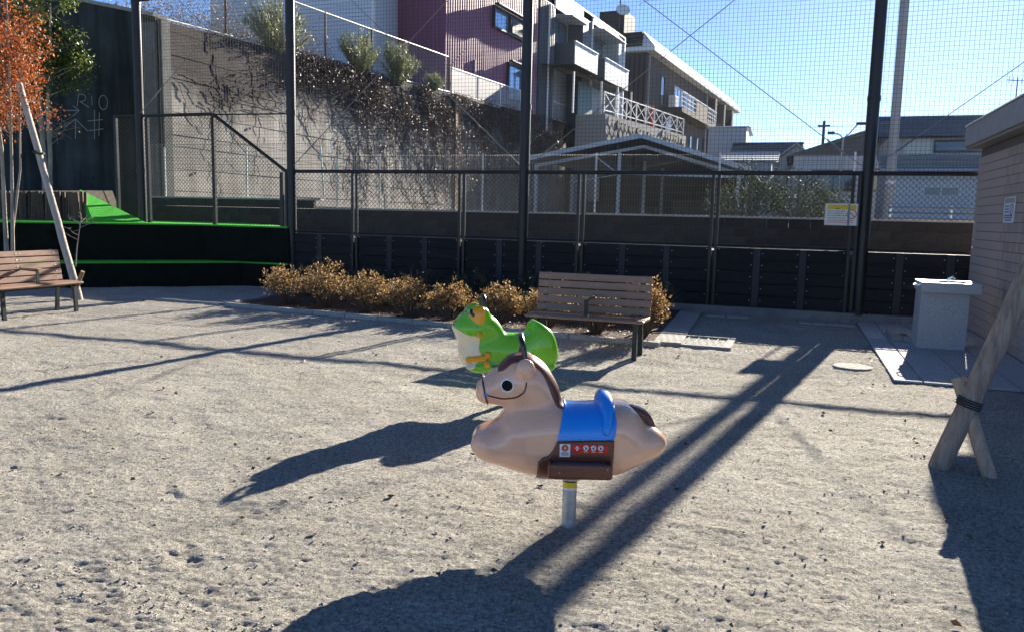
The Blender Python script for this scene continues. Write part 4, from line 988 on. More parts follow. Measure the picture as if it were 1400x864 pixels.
MB().tube([(-.15+.07*math.cos(R(a)), .03+.07*math.sin(R(a)), .27-.02*math.cos(R(a))) for a in range(0, 361, 24)], .007, 6, cap=False).build('binding_wire', mat('binding', (.02, .02, .02)), sk2, True)
MB().tube([(-1.12+.075*math.cos(R(a)), .3+.075*math.sin(R(a)), 2.38-.02*math.cos(R(a))) for a in range(0, 361, 24)], .02, 6, cap=False).build('rope', mat('rope', (.05, .04, .03), .9), sk2, True)
# ================================================================== HOUSES ON THE HILL
HD = (-17.5, 36.5, 0); HR = R(84)
glass = mat('window_glass', (.30, .42, .55), .06, .1, 2, spec=.9, metal=.6)
darkglass = mat('dark_glass', (.03, .035, .045), .08, .1, 2, spec=.8)
frame_d = mat('frame_dark', (.03, .03, .035), .5); frame_w = mat('frame_white', (.7, .7, .68), .5)
def window(par, x0, x1, z0, z1, y=0, gm=None, fm_=None, mull=1, proud=.06, fr=.09):
    f = MB()
    f.box(x0, x1, y-proud, y-.003, z0, z0+fr); f.box(x0, x1, y-proud, y-.003, z1-fr, z1); f.box(x0, x0+fr, y-proud+.003, y-.003, z0+fr, z1-fr); f.box(x1-fr, x1, y-proud+.003, y-.003, z0+fr, z1-fr)
    for k in range(1, mull+1 if mull > 1 else 1): xx = x0+(x1-x0)*k/(mull); f.box(xx-.03, xx+.03, y-proud+.006, y-.003, z0+fr, z1-fr)
    w = f.build('window', fm_ or frame_d, par)
    for k in range(max(1, mull)):
        a = x0+fr+(x1-x0-2*fr)*k/max(1, mull); b = x0+fr+(x1-x0-2*fr)*(k+1)/max(1, mull)
        MB().box(a, b, y-.03, y-.004, z0+fr, z1-fr).build('pane', gm or glass, w)
    return w

ph = empty('purple_house', HD, HR, 'purple ribbed metal clad house above the retaining wall', 'house')
purp = mat('purple_cladding', (.22, .075, .125), .45, .08, 3, metal=.1, stretch=(1, 1, .3)); purp2 = mat('purple_rib', (.26, .09, .15), .4, .08, 3, metal=.1)
MB().box(1.82, 13.5, 0, 5.2, 6.9, 16.6).build('wall', purp, ph)
rb = MB()
for i in range(46): rb.box(1.9+.252*i, 1.98+.252*i, -.035, .001, 7, 16.5)
for i in range(20): rb.box(1.78, 1.821, .12+.25*i, .2+.25*i, 7, 16.5)
o = rb.build('cladding_ribs', purp2, ph, kind='stuff')
MB().box(1.7, 13.65, -.2, 5.4, 16.62, 16.9).build('roof', frame_d, ph)
w = window(ph, 7.0, 11.2, 12.05, 13.25, -.03, glass, frame_d, 2, .2); 
MB().box(6.9, 11.3, -.55, -.24, 13.26, 13.34).build('awning', frame_d, ph)
MB().box(9.2, 11.0, -.28, -.24, 12.2, 12.9).build('window_grille', mat('grille', (.06, .05, .05), .6), ph)
window(ph, 9.0, 11.2, 8.4, 10.5, -.03, glass, frame_d, 1, .2)
MB().box(8.9, 11.3, -.5, -.24, 10.52, 10.6).build('awning', frame_d, ph)
MB().tube([(5.0, -.06, 7.4), (5.0, -.06, 9.9)], .05, 8).build('downpipe', mat('pipe_grey', (.4, .38, .38), .5), ph, True)
MB().box(1.74, 1.82, 1.1, 2.5, 8.9, 9.0).build('side_ledge', frame_d, ph)

wh = empty('white_house', (-22, 34.6, 6.9), R(8), 'pale blue house wall with horizontal siding beyond the hillside bushes', 'house')
MB().box(-6, 2.42, 0, 5, 0, 9).build('wall', mat('pale_siding', (.55, .60, .66), .55, .05, 3), wh)
sb = MB()
for i in range(44): sb.add([(-6, -.004, .1+.2*i), (2.44, -.004, .1+.2*i), (2.44, -.03, .11+.2*i), (-6, -.03, .11+.2*i), (2.44, -.004, .29+.2*i), (-6, -.004, .29+.2*i)], [(0, 1, 2, 3), (3, 2, 4, 5)])
sb.build('siding', mat('pale_siding', (.55, .6, .66)), wh, kind='stuff')
MB().box(2.42, 2.58, -.05, .1, 0, 9).build('corner_trim', frame_w, wh)

gh = empty('grey_house', HD, HR, 'narrow grey terraced house with two white balconies beside the purple house', 'house')
gbl = mat('blue_grey_wall', (.36, .42, .48), .55, .06, 2); gdk = mat('charcoal_cladding', (.06, .07, .085), .5, .12, 3); bal = mat('balcony_panel', (.42, .47, .53), .5, .05, 4)
MB().box(14.05, 31.3, 1.2, 9, 6.5, 15.7).build('wall', gbl, gh)
MB().box(13.75, 16.3, .0, 1.19, 7, 15.4).build('dark_bay', gdk, gh)
rb = MB()
for i in range(9): rb.box(13.8+.28*i, 13.88+.28*i, -.04, -.001, 7, 15.35)
rb.build('cladding_ribs', gdk, gh, kind='stuff')
MB().tube([(15.1, -.1, 7.2), (15.1, -.1, 15.2)], .06, 8).build('downpipe', frame_w, gh, True)
MB().box(21.6, 23.4, .0, 1.19, 8, 15.9).build('fin_wall', gdk, gh); MB().box(23.42, 23.62, -.05, 1.18, 8, 16.0).build('fin_trim', frame_w, gh)
MB().box(29.9, 31.3, .0, 1.19, 8, 16.2).build('fin_wall', gbl, gh); MB().box(31.32, 31.55, -.05, 1.18, 8, 16.35).build('fin_trim', frame_w, gh)
MB().box(16.3, 31.6, -.02, 9.2, 16.36, 16.5).build('roof', frame_d, gh)
MB().box(16.32, 21.55, -.02, .1, 15.3, 16.3).build('parapet', bal, gh); MB().box(23.64, 29.85, -.02, .1, 15.9, 16.3).build('parapet', bal, gh)
for x0, x1, z0, z1 in ((17.7, 22.3, 11.9, 13.35), (24.0, 29.8, 11.85, 13.4)):
    b = MB().box(x0, x1, -.95, -.88, z0, z1).build('balcony', bal, gh)
    q = MB(); q.box(x0, x0+.07, -.879, 1.18, z0, z1); q.box(x1-.07, x1, -.879, 1.18, z0, z1); q.box(x0+.07, x1-.07, -.879, 1.18, z0, z0+.15); q.build('balcony_side', gdk, b)
    MB().box(x0-.03, x1+.03, -1.0, -.84, z1+.002, z1+.07).build('balcony_rail', frame_w, b)
window(gh, 18.3, 21.2, 13.3, 15.3, 1.2, glass, frame_d, 2); window(gh, 24.4, 29.2, 13.3, 15.6, 1.2, glass, frame_d, 3)
for x0, x1, z in ((17.5, 20.5, 15.25), (24.0, 29.5, 15.75)):
    MB().add([(x0, 1.18, z), (x1, 1.18, z), (x1, -.8, z-.25), (x0, -.8, z-.25), (x0, 1.18, z+.06), (x1, 1.18, z+.06), (x1, -.8, z-.19), (x0, -.8, z-.19)], [(0, 1, 2, 3), (4, 7, 6, 5), (0, 4, 5, 1), (2, 6, 7, 3), (1, 5, 6, 2), (0, 3, 7, 4)]).build('awning', bal, gh)
# patio roof and its posts
pr = MB(); pr.add([(14.2, 1.1, 11.6), (27, 1.1, 12.3), (27, -2.2, 11.3), (14.2, -2.2, 10.7)], [(0, 1, 2, 3)]); pr.add([(14.2, 1.1, 11.7), (27, 1.1, 12.4), (27, -2.2, 11.4), (14.2, -2.2, 10.8)], [(3, 2, 1, 0)])
pr.build('patio_roof', mat('brown_sheet', (.22, .15, .10), .6, .3, 2), gh)
for s in (14.5, 19.9, 23.5, 27): MB().box(s-.06, s+.06, -2.2, -2.08, 8.2, 10.75+.045*(s-14)).build('patio_post', frame_w, gh)
MB().box(20.2, 23.2, -.3, -.2, 8.6, 11.2).build('patio_screen', mat('teal_sheet', (.03, .09, .11), .5), gh)
window(gh, 24.2, 26.6, 8.9, 11.1, 1.2, glass, frame_w, 1)
# white railing with diagonal crosses along the upper lane, on a stone wall
xr = empty('cross_railing', HD, HR, 'white metal railing with diagonal crosses along the upper lane', 'railing')
zb = lambda s: 8.95+.036*(s-19.8); nbay = 9; s0, s1 = 19.8, 43.2
for i in range(nbay+1):
    s = s0+(s1-s0)*i/nbay; MB().box(s-.05, s+.05, -2.45, -2.37, zb(s)-.1, zb(s)+1.38).build('post', white_p, xr)
for i in range(nbay):
    a, b = s0+(s1-s0)*i/nbay, s0+(s1-s0)*(i+1)/nbay
    for za, zb_ in ((.15, 1.25), (1.25, .15)): MB().bar((a+.06, -2.41-.03*(za > 1), zb(a)+za), (b-.06, -2.41-.03*(za > 1), zb(b)+zb_), .03, .06).build('cross_bar', white_p, xr)
    for zz in (.1, 1.33): MB().bar((a+.05, -2.41, zb(a)+zz), (b-.05, -2.41, zb(b)+zz), .06, .08).build('rail', white_p, xr)
sw_ = empty('stone_wall', HD, HR, 'mottled stone retaining wall under the white railing', 'wall')
stm = mat('field_stone', (.22, .2, .18), .9, .35, 1.2, rnd=.35, bump=.03, bscale=5)
MB().prism([(19.6, -2.6, 1.4), (43.6, -2.6, 1.4), (43.6, -2.6, 9.6), (19.6, -2.6, 8.75)], (0, 2.2, 0)).build('wall_core', mat('stone_mortar', (.3, .29, .27), .95), sw_)
for i in range(24):
    for j in range(7):
        x = 19.9+i*1.0+(.5 if j % 2 else 0); z = 5.2+j*.62
        if z > zb(x)-.55 or x > 43: continue
        m = MB(); n = 6; q = [(x+.44*math.cos(R(60*k+10*math.sin(i*j+k)))*random.uniform(.85, 1.1), -2.62-.03*random.random(), z+.33*math.sin(R(60*k+8*math.cos(i+k)))*random.uniform(.85, 1.1)) for k in range(n)]
        m.prism([(a, -2.605, c_) for a, b, c_ in q], (0, -.06-.05*random.random(), 0)).build('stone', stm, sw_)
pz_ = empty('folded_parasol', (-12.9, 75.3, 9.4), 0, 'folded orange red parasol standing behind the white railing', 'parasol')
MB().lathe([(.04, 0), (.04, .3), (.35, .5), (.3, 1.4), (.14, 2.2), (.05, 2.6)], 9).build('cover', mat('orange_cloth', (.75, .10, .03), .8), pz_, True)
MB().tube([(0, 0, -.5), (0, 0, .4)], .06, 8).build('pole', frame_w, pz_, True)

bh = empty('brown_building', HD, HR, 'long brown apartment building with bright mansard roof edge and balcony', 'building')
brw = mat('brown_wall', (.085, .065, .058), .85, .1, 2, bump=.01, bscale=12); brd = mat('dark_brown_cladding', (.022, .017, .018), .7, .2, 2)
MB().box(38.0, 81.5, .0, 11, 8.5, 16.6).build('wall', brw, bh)
rb = MB()
for i in range(24): rb.box(37.93, 38.0, .1+.45*i, .25+.45*i, 8.6, 16.4)
rb.build('side_cladding', brd, bh, kind='stuff')
ro = MB(); ro.add([(37.4, -.9, 16.55), (82.2, -.9, 16.55), (82.2, -.9, 16.95), (37.4, -.9, 16.95), (38.0, .35, 18.35), (81.4, .35, 18.35), (81.4, 11, 18.35), (38, 11, 18.35), (37.4, 11.6, 16.95), (82.2, 11.6, 16.95), (37.4, 11.6, 16.55), (82.2, 11.6, 16.55)],
                  [(0, 1, 2, 3), (3, 2, 5, 4), (4, 5, 6, 7), (7, 6, 9, 8), (0, 3, 4, 7, 8, 10), (1, 11, 9, 6, 5, 2), (0, 10, 11, 1)])
rfo = ro.build('roof', mat('pale_metal_roof', (.62, .60, .56), .5, .08, 2), bh)
rt_ = MB()
for i in range(5): rt_.box(37.38-.0*i, 37.44+.11*i, .3, 11.3-.2*i, 17.0+.26*i, 17.2+.26*i)
rt_.build('gable_tiles', brd, rfo, kind='stuff')
ch = MB().box(37.9, 41.2, 2.2, 4.6, 18.3, 20.4).build('chimney', brd, bh)
MB().tube([(37.7, 2.6, 18.3), (37.7, 2.6, 23.2)], .05, 6).build('aerial_mast', frame_d, ch, True)
dsh = MB().lathe([(.02, 0), (.4, .05), (.65, .2), (.6, .22), (.02, .08)], 14).build('dish', frame_w, ch, True); dsh.location = (37.6, 2.3, 20.2); dsh.rotation_euler = (R(60), 0, R(-60))
# balcony
MB().box(45.2, 62, -1.7, -.002, 12.15, 12.6).build('balcony_floor', brw, bh)
MB().box(51.5, 57, -1.7, -1.6, 12.602, 14.0).build('balcony_panel', brw, bh)
for a, b in ((45.2, 51.45), (57.05, 62)):
    br_ = MB()
    for z in (12.75, 13.2, 13.6, 14.0): br_.bar((a, -1.65, z), (b, -1.65, z), .06, .07)
    for k in range(6): x = a+(b-a)*k/5; br_.bar((x, -1.65, 12.6), (x, -1.65, 14.05), .06, .06)
    br_.build('balcony_rail', frame_w, bh)
MB().box(45.2, 62, -1.72, -1.58, 14.06, 14.16).build('hand_rail', frame_w, bh)
window(bh, 48.5, 52.5, 12.7, 15.2, 0, glass, frame_w, 3, .1); window(bh, 53.2, 57.4, 12.9, 15.2, 0, darkglass, frame_d, 3, .1)
MB().box(46, 47.4, -.75, -.1, 12.62, 13.9).build('air_conditioner', frame_w, bh); MB().box(46.05, 47.35, -.76, -.752, 12.75, 13.75).build('fan_grille', mat('grille2', (.3, .3, .3), .6), bh)
window(bh, 45.6, 47.5, 9.6, 11.6, 0, glass, frame_w, 2, .1)
for x in (43.0, 60.3, 66, 68.5): window(bh, x, x+1.5, 12.7, 15.4, 0, darkglass, frame_d, 1, .1)
for x, z in ((56, 9.5), (59.5, 9.6), (63, 9.9), (66.5, 9.6), (73.5, 10.0)): window(bh, x, x+1.5, z, z+1.5, 0, darkglass, frame_d, 1, .1)
for x in (38.6, 63.9, 72, 78): MB().tube([(x, -.12, 8.8), (x, -.12, 16.4)], .08, 8).build('downpipe', mat('pipe_grey', (.4, .38, .38)), bh, True)
for x in (65, 70.5, 76): MB().box(x, x+.9, -.9, -.002, 8.8, 16.2).build('buttress', brw, bh)

# ================================================================== FENCES ON TOP OF THE RETAINING WALL
uf = empty('hillside_fence', (-16.2, 17.5, 6.4), 0, 'old chain link fence with rusty posts on top of the retaining wall', 'fence')
rust = mat('rusty_steel', (.16, .09, .055), .8, .4, 12); galf = mat('galvanised_dull', (.48, .46, .42), .5, .15, 10, metal=.4)
ztf = lambda y: .05+.0485*y
for y in (2.7, 5.4, 8.05, 11.4, 14.2, 18.9): MB().tube([(0, y, ztf(y)-.1), (0, y, ztf(y)+1.72)], .038, 8).build('post', rust, uf, True)
MB().tube([(0, 0, ztf(0)+1.7), (0, 18.9, ztf(18.9)+1.7)], .028, 8).build('rail', galf, uf, True)
MB().tube([(.02, 0, ztf(0)+.06), (.02, 18.9, ztf(18.9)+.06)], .022, 8).build('rail', galf, uf, True)
MB().tube([(0, 18.9, ztf(18.9)+1.2), (0, 20.9, ztf(20)+2.4)], .02, 6).build('brace', rust, uf, True)
lk = MB(); p = .11
for sgn in (1, -1):
    y = -1.7
    while y < 18.9:
        a0, a1 = (y, y+1.62); za, zb2 = (0, 1.62) if sgn > 0 else (1.62, 0)
        t0 = max(0, -a0/1.62); t1 = min(1, (18.9-a0)/1.62)
        if t1 > t0: lk.tube([(.0, a0+1.62*t0, ztf(a0+1.62*t0)+.06+za+(zb2-za)*t0), (0, a0+1.62*t1, ztf(a0+1.62*t1)+.06+za+(zb2-za)*t1)], .0035, 3, cap=False)
        y += p
lk.build('chain_link', galf, uf, kind='stuff')

bp_ = empty('panel_barrier', (-16.2, 36.6, 7.4), 0, 'low translucent white panel barrier on the retaining wall before the purple house', 'barrier')
mt = bpy.data.materials.new('frosted_mesh'); mt.use_nodes = True; n = mt.node_tree.nodes; l = mt.node_tree.links
tr = n.new('ShaderNodeBsdfTransparent'); mx = n.new('ShaderNodeMixShader'); mx.inputs[0].default_value = .35; b_ = n['Principled BSDF']; b_.inputs['Base Color'].default_value = (.4, .4, .42, 1); b_.inputs['Roughness'].default_value = .6
l.new(tr.outputs[0], mx.inputs[1]); l.new(b_.outputs[0], mx.inputs[2]); l.new(mx.outputs[0], n['Material Output'].inputs['Surface'])
ztb = lambda y: .06+.0465*y
for i in range(6):
    a, b = .1+3.45*i, .1+3.45*(i+1)
    MB().add([(0, a+.05, ztb(a)), (0, b-.05, ztb(b)), (0, b-.05, ztb(b)+1.12), (0, a+.05, ztb(a)+1.12), (.02, a+.05, ztb(a)), (.02, b-.05, ztb(b)), (.02, b-.05, ztb(b)+1.12), (.02, a+.05, ztb(a)+1.12)],
             [(0, 3, 2, 1), (4, 5, 6, 7), (0, 1, 5, 4), (2, 3, 7, 6), (1, 2, 6, 5), (0, 4, 7, 3)]).build('panel', mt, bp_)
    MB().tube([(.01, a, ztb(a)-.1), (.01, a, ztb(a)+1.2)], .035, 8).build('post', white_p, bp_, True)
    MB().bar((.01, a, ztb(a)+1.16), (.01, b, ztb(b)+1.16), .06, .05).build('rail', white_p, bp_); MB().bar((.01, a, ztb(a)-.02), (.01, b, ztb(b)-.02), .05, .04).build('rail', white_p, bp_)

# ================================================================== YARD: CARPORT, FAR HOUSES, POLES
cpt = empty('carport', (-6.9, 38, 1.42), 0, 'open carport with low gabled grey corrugated roof and white steel posts', 'carport')
shm = mat('corrugated_grey', (.30, .31, .33), .45, .15, 2, metal=.3); stw = mat('carport_steel', (.55, .57, .58), .5, .08)
def slope(x0, z0, x1, z1, y0, y1, n):
    m = MB(); f = []
    for i in range(n):
        ya, yb = y0+(y1-y0)*i/n, y0+(y1-y0)*(i+.5)/n; yc = y0+(y1-y0)*(i+1)/n
        for p, q, d0, d1 in ((ya, yb, 0, .05), (yb, yc, .05, 0)):
            m.add([(x0, p, z0+d0), (x1, p, z1+d0), (x1, q, z1+d1), (x0, q, z0+d1)], [(0, 1, 2, 3)])
            m.add([(x0, p, z0+d0-.03), (x1, p, z1+d0-.03), (x1, q, z1+d1-.03), (x0, q, z0+d1-.03)], [(3, 2, 1, 0)])
    return m
slope(-5.6, 2.95, 0, 3.98, -.6, 15, 50).build('roof_slope', shm, cpt); slope(0.0, 3.98, 4.9, 2.45, -.6, 15, 50).build('roof_slope', shm, cpt)
MB().bar((-5.6, -.62, 2.88), (0, -.62, 3.92), .08, .2).build('fascia', stw, cpt); MB().bar((0, -.62, 3.92), (4.9, -.62, 2.38), .08, .2).build('fascia', stw, cpt)
MB().bar((-5.4, .2, 2.6), (0, .2, 3.5), .1, .14).build('truss', stw, cpt); MB().bar((0, .2, 3.5), (4.6, .2, 2.2), .1, .14).build('truss', stw, cpt)
MB().bar((-5.4, .2, 2.35), (4.6, .2, 2.1), .08, .1).build('tie_beam', stw, cpt)
for x, h in ((-5.3, 2.6), (-1.15, 3.3), (4.4, 2.2)):
    for y in (.2, 7, 13.5): MB().bbox(x-.08, x+.08, y-.08, y+.08, -.1, h, .01).build('column', stw, cpt)
MB().bar((-1.15, .2, 2.2), (-2.4, .2, 3.1), .05, .06).build('knee_brace', stw, cpt); MB().bar((-1.15, .2, 2.2), (-3.6, .2, 1.8), .04, .04).build('knee_brace', stw, cpt)
MB().prism([(-5.5, 14.6, 0), (4.7, 14.6, 0), (4.7, 14.6, 2.42), (0, 14.6, 3.9), (-5.5, 14.6, 2.9)], (0, .15, 0)).build('shade_backing', mat('back_shade', (.03, .028, .028), .9, .3, 1), cpt)  # added up to the roof; its near-black colour stands for the shade inside
for x, w, h, lb in ((-4.2, 1.6, 1.1, 'tall dark crate under the carport by its post next to the retaining wall'), (-1.9, 1.8, .8, 'low dark crate under the carport beside its middle post'), (1.2, 2.2, 1.2, 'widest dark crate under the carport'), (3.2, 1.2, .8, 'smallest dark crate under the low side of the carport')):
    cr_ = MB().bbox(x-w/2, x+w/2, 9.5, 11, 0, h, .05).build('stacked_crate', mat('crate_dark', (.05, .045, .04), .8, .3, 3)); cr_.location = (-6.9, 38, 1.421)
    tag(cr_, lb, 'crate', 'crates under the carport')

tile_far = mat('far_tile', (.075, .09, .115), .6, .2, 3, spec=.6); wall_far = mat('far_wall', (.45, .45, .44), .8, .08, 1); wall_bl = mat('far_wall_blue', (.34, .38, .43), .8, .08, 1)
def gable(name, loc, w, d, h, rh, label, wm, roofm, over=.5, wins=(), axis='x', rows=7):
    t = empty(name, loc, 0, label, 'house'); MB().box(0, w, 0, d, 0, h).build('wall', wm, t)
    m = MB()
    if axis == 'x':                                   # ridge along x, slope towards the viewer in stepped courses
        for i in range(rows):
            a, b = i/rows, (i+1)/rows; y0, y1 = -over+(d/2+over)*a, -over+(d/2+over)*b; z0, z1 = h+rh*a, h+rh*b
            x0, x1 = -over, w+over
            m.add([(x0, y0, z0), (x1, y0, z0), (x1, y0, z0+.09), (x0, y0, z0+.09), (x1, y1, z1+.02), (x0, y1, z1+.02)], [(0, 1, 2, 3), (3, 2, 4, 5)])
        m.add([(-over, -over, h-.06), (w+over, -over, h-.06), (w+over, d/2, h+rh), (-over, d/2, h+rh), (w+over, d+over, h), (-over, d+over, h)], [(0, 1, 2, 3), (3, 2, 4, 5)])
        m.add([(0, 0, h), (0, d, h), (0, d/2, h+rh)], [(0, 1, 2)]); m.add([(w, 0, h), (w, d, h), (w, d/2, h+rh)], [(0, 2, 1)])
        m.bar((-over, d/2, h+rh+.08), (w+over, d/2, h+rh+.08), .25, .16)
    else:
        px_ = w*.55
        for x0, x1, z0, z1 in ((-over, px_, h-.2, h+rh), (px_, w+over, h+rh, h-.2)):
            m.prism([(x0, -over, z0), (x1, -over, z1), (x1, -over, z1+.18), (x0, -over, z0+.18)], (0, d+2*over, 0))
        m2 = MB(); m2.add([(0, -.001, h), (w, -.001, h), (px_, -.001, h+rh-.05)], [(0, 1, 2)]); m2.build('gable_wall', roofm, t)
    m.build('roof', roofm, t)
    for x0, x1, z0, z1, mu in wins: window(t, x0, x1, z0, z1, 0, darkglass, frame_d, mu, .08)
    return t
t = gable('tiled_house', (4.55, 48, 1.42), 13.5, 5, 4.75, 1.25, 'two storey house with shiny grey tiled roofs behind the concrete pole', wall_far, tile_far, .55, ((2.2, 5.4, 3.95, 4.6, 2), (8.2, 9.6, 3.9, 4.6, 1)), 'x', 8)
for x0, x1 in ((.8, 2.1), (5.5, 7.2)): MB().box(x0, x1, -.1, -.003, 3.88, 4.68).build('shutter_box', mat('cream_panel', (.6, .57, .5), .6), t)
lo = MB(); 
for i in range(6):
    a, b = i/6, (i+1)/6; y0, y1 = -3.1+3.1*a, -3.1+3.1*b; z0, z1 = 2.85+.95*a, 2.85+.95*b
    lo.add([(-.6, y0, z0), (13.8, y0, z0), (13.8, y0, z0+.1), (-.6, y0, z0+.1), (13.8, y1, z1+.02), (-.6, y1, z1+.02)], [(0, 1, 2, 3), (3, 2, 4, 5)])
lo.build('lower_roof', mat('glossy_tile', (.06, .075, .1), .25, .2, 3, spec=.7), t); MB().tube([(-.6, -3.18, 2.83), (13.8, -3.18, 2.83)], .09, 8).build('gutter', mat('gutter', (.55, .55, .55), .3, metal=.6), t, True)
MB().box(0, 13.5, -2.4, -.01, 0, 2.8).build('lower_wall', mat('white_render', (.62, .62, .60), .85, .06, 1), t)
for x0, x1, z0, z1, g in ((1.5, 3.2, 1.55, 2.1, darkglass), (4.1, 5.0, .3, 2.35, glass), (5.9, 7.9, 1.15, 2.3, darkglass)): window(t, x0, x1, z0, z1, -2.4, g, frame_w, 2, .08)
MB().tube([(6.3, 2.5, 5.9), (6.3, 2.5, 8.1)], .03, 6).build('aerial_mast', frame_d, t, True)
an = MB(); an.bar((5.8, 2.5, 8.0), (6.75, 2.5, 7.9), .03, .03)
for k in range(5): an.bar((5.9+.2*k, 2.5, 7.75), (5.9+.2*k, 2.5, 8.2-.05*k), .02, .02)
an.build('aerial', frame_d, t)
gable('gabled_house', (-.3, 62, 1.42), 8.2, 9, 4.9, 1.5, 'grey gable ended house behind the street lamp', wall_bl, mat('dark_roof', (.06, .065, .075), .6, .15, 2), .5, ((1.3, 4.2, 2.4, 3.9, 2), (5.2, 7.4, 2.4, 4.0, 2), (.4, 1.0, .2, 3.6, 1)), 'y')
gable('flat_house', (-8.5, 82, 1.42), 3.6, 8, 9.2, .3, 'tall pale blue house beyond the brown building', wall_bl, frame_w, .2, ((2.4, 3.2, 5, 7, 1),), 'x', 3)
gable('dark_roof_house', (-5.2, 74, 1.42), 5.0, 8, 5.6, 1.6, 'small house with dark steep roof in the distance', wall_bl, mat('dark_roof', (.06, .065, .075)), .6, ((1, 2.2, 3.4, 4.6, 1),), 'x', 5)
gable('low_shed', (-4.6, 55, 1.42), 3.0, 6, 4.0, .7, 'low pale shed with sunlit roof edge beside the carport', wall_bl, mat('shed_roof', (.5, .5, .48), .5, .1), .4, ((.6, 1.6, 2, 3.2, 1),), 'x', 4)
gable('brown_shed', (-1.6, 70, 1.42), 2.6, 6, 5.2, 1.2, 'narrow house with pale roof in the distance behind the bushes', wall_far, mat('pale_roof', (.4, .38, .35), .6, .15), .4, ((.8, 1.8, 3, 4.2, 1),), 'y')

up_ = empty('utility_pole', (2.09, 21.0, 1.42), 0, 'plain grey concrete utility pole behind the fence', 'utility pole')
MB().tube([(0, 0, -.4), (0, 0, 5), (.02, 0, 11)], [.115, .10, .085], 18).build('shaft', mat('pole_concrete', (.36, .35, .34), .85, .08, 6), up_, True)
MB().tube([(0, 0, 1.05), (0, 0, 1.12)], .118, 18).build('band', mat('gutter', (.55, .55, .55)), up_, True)
sl2 = empty('street_lamp', (2.35, 50, 1.42), 0, 'double armed street lamp among the houses', 'street lamp')
MB().tube([(0, 0, 0), (0, 0, 5.0)], [.09, .06], 10).build('post', galf, sl2, True)
for s, tx, tz in ((-1, -.75, 5.25), (1, 1.0, 5.75)):
    MB().tube([(0, 0, 4.95), (s*.3, 0, 5.2), (tx*.7, 0, tz-.05)], .035, 8).build('arm', galf, sl2, True)
    MB().bbox(min(tx*.62, tx*1.15), max(tx*.62, tx*1.15), -.14, .14, tz-.07, tz+.07, .04).build('lamp_head', frame_d, sl2)
fp = empty('distant_pole', (2.3, 90, 1.42), 0, 'dark distant power pole above the gabled house roof', 'utility pole')
MB().tube([(0, 0, 0), (0, 0, 10.6)], [.18, .14], 8).build('shaft', frame_d, fp, True); MB().box(-.6, .6, -.08, .08, 10.0, 10.2).build('cross_arm', frame_d, fp)
for nm, a, b, sag, lab in (('overhead_cable', (2.3, 90, 11.4), (-30, 88, 13), .8, 'thin overhead cable running from the distant pole towards the brown building'), ('overhead_cable', (2.3, 90, 11.5), (40, 86, 12), .8, 'thin overhead cable running from the distant pole over the tiled house'), ('overhead_cable', (2.11, 21.0, 11.2), (-13.6, 70, 19.6), .4, 'overhead cable from the concrete pole to the roof of the brown building')):
    a, b = Vector(a), Vector(b); tag(MB().tube([a.lerp(b, k/12)-Vector((0, 0, sag*4*(k/12)*(1-k/12))) for k in range(13)], .018, 5).build(nm, frame_d, None, True), lab, 'cable')
gr_ = empty('guard_rail', (1.6, 19.6, 1.42), 0, 'shiny horizontal pipe guard rail behind the block wall', 'guard rail')
pm = mat('pipe_chrome', (.55, .56, .58), .22, .08, metal=.9)
for z in (.12, .24, .36, .48): MB().tube([(.35, 0, z), (5, 0, z)], .025, 8).build('pipe', pm, gr_, True)
for x in (.4, 1.6, 2.8, 4): MB().tube([(x, .05, -.05), (x, .05, .52)], .03, 8).build('post', pm, gr_, True)
# ================================================================== TREES AND BUSHES
def limb_tree(t, trunks, seed, bark_m, spread, n_br, tips_out):
    r_ = random.Random(seed); tm = MB()
    for pts, r0, r1 in trunks:
        k = len(pts); tm.tube(pts, [r0+(r1-r0)*i/(k-1) for i in range(k)], 9)
        P_ = [Vector(p) for p in pts]
        for b in range(n_br):
            f = r_.uniform(.56, 1)*(k-1); i = min(int(f), k-2); s = P_[i].lerp(P_[i+1], f-i); a = r_.uniform(0, 6.283); L = spread*r_.uniform(.5, 1.1)
            e1 = s+Vector((math.cos(a)*L*.5, math.sin(a)*L*.5, L*.25)); e2 = e1+Vector((math.cos(a+r_.gauss(0, .5))*L*.5, math.sin(a+r_.gauss(0, .5))*L*.5, L*r_.uniform(.1, .5)))
            rb_ = max(.006, (r0+(r1-r0)*f/(k-1))*.45); tm.tube([s, e1, e2], [rb_, rb_*.6, rb_*.25], 5, cap=False)
            for q in range(5):
                s2 = e1.lerp(e2, r_.random()) if q else e2; e3 = s2+Vector((r_.gauss(0, .22), r_.gauss(0, .22), r_.gauss(.05, .18)))*spread*.7; tm.tube([s2, e3], [rb_*.3, .003], 4, cap=False); tips_out.append(e3); tips_out.append(s2.lerp(e3, .5))
    return tm.build('trunk', bark_m, t, True)
def crown(t, tips, per, sig, ls, ws, lm, droop=0., name='crown'):
    T_ = np.array([list(q) for q in tips]); P_ = np.repeat(T_, per, 0)+RNG.normal(size=(len(T_)*per, 3))*sig
    D_ = RNG.normal(size=P_.shape)+[0, 0, -droop]; n = len(P_)
    V, F = leaves(P_, D_, RNG.uniform(*ls, n), RNG.uniform(*ws, n)); return obj(name, mesh_np(name, V, F, lm), None, t)
pale_bark = mat('pale_bark', (.34, .29, .23), .85, .35, 12, stretch=(1, 1, .3), bump=.004, bscale=40); dk_bark = mat('grey_bark', (.17, .14, .11), .9, .35, 12, bump=.004, bscale=40)
rt = empty('red_leaf_tree', (-12.95, 10.35, .2), 0, 'slender tree with orange red autumn leaves behind the bench', 'tree')
tips = []
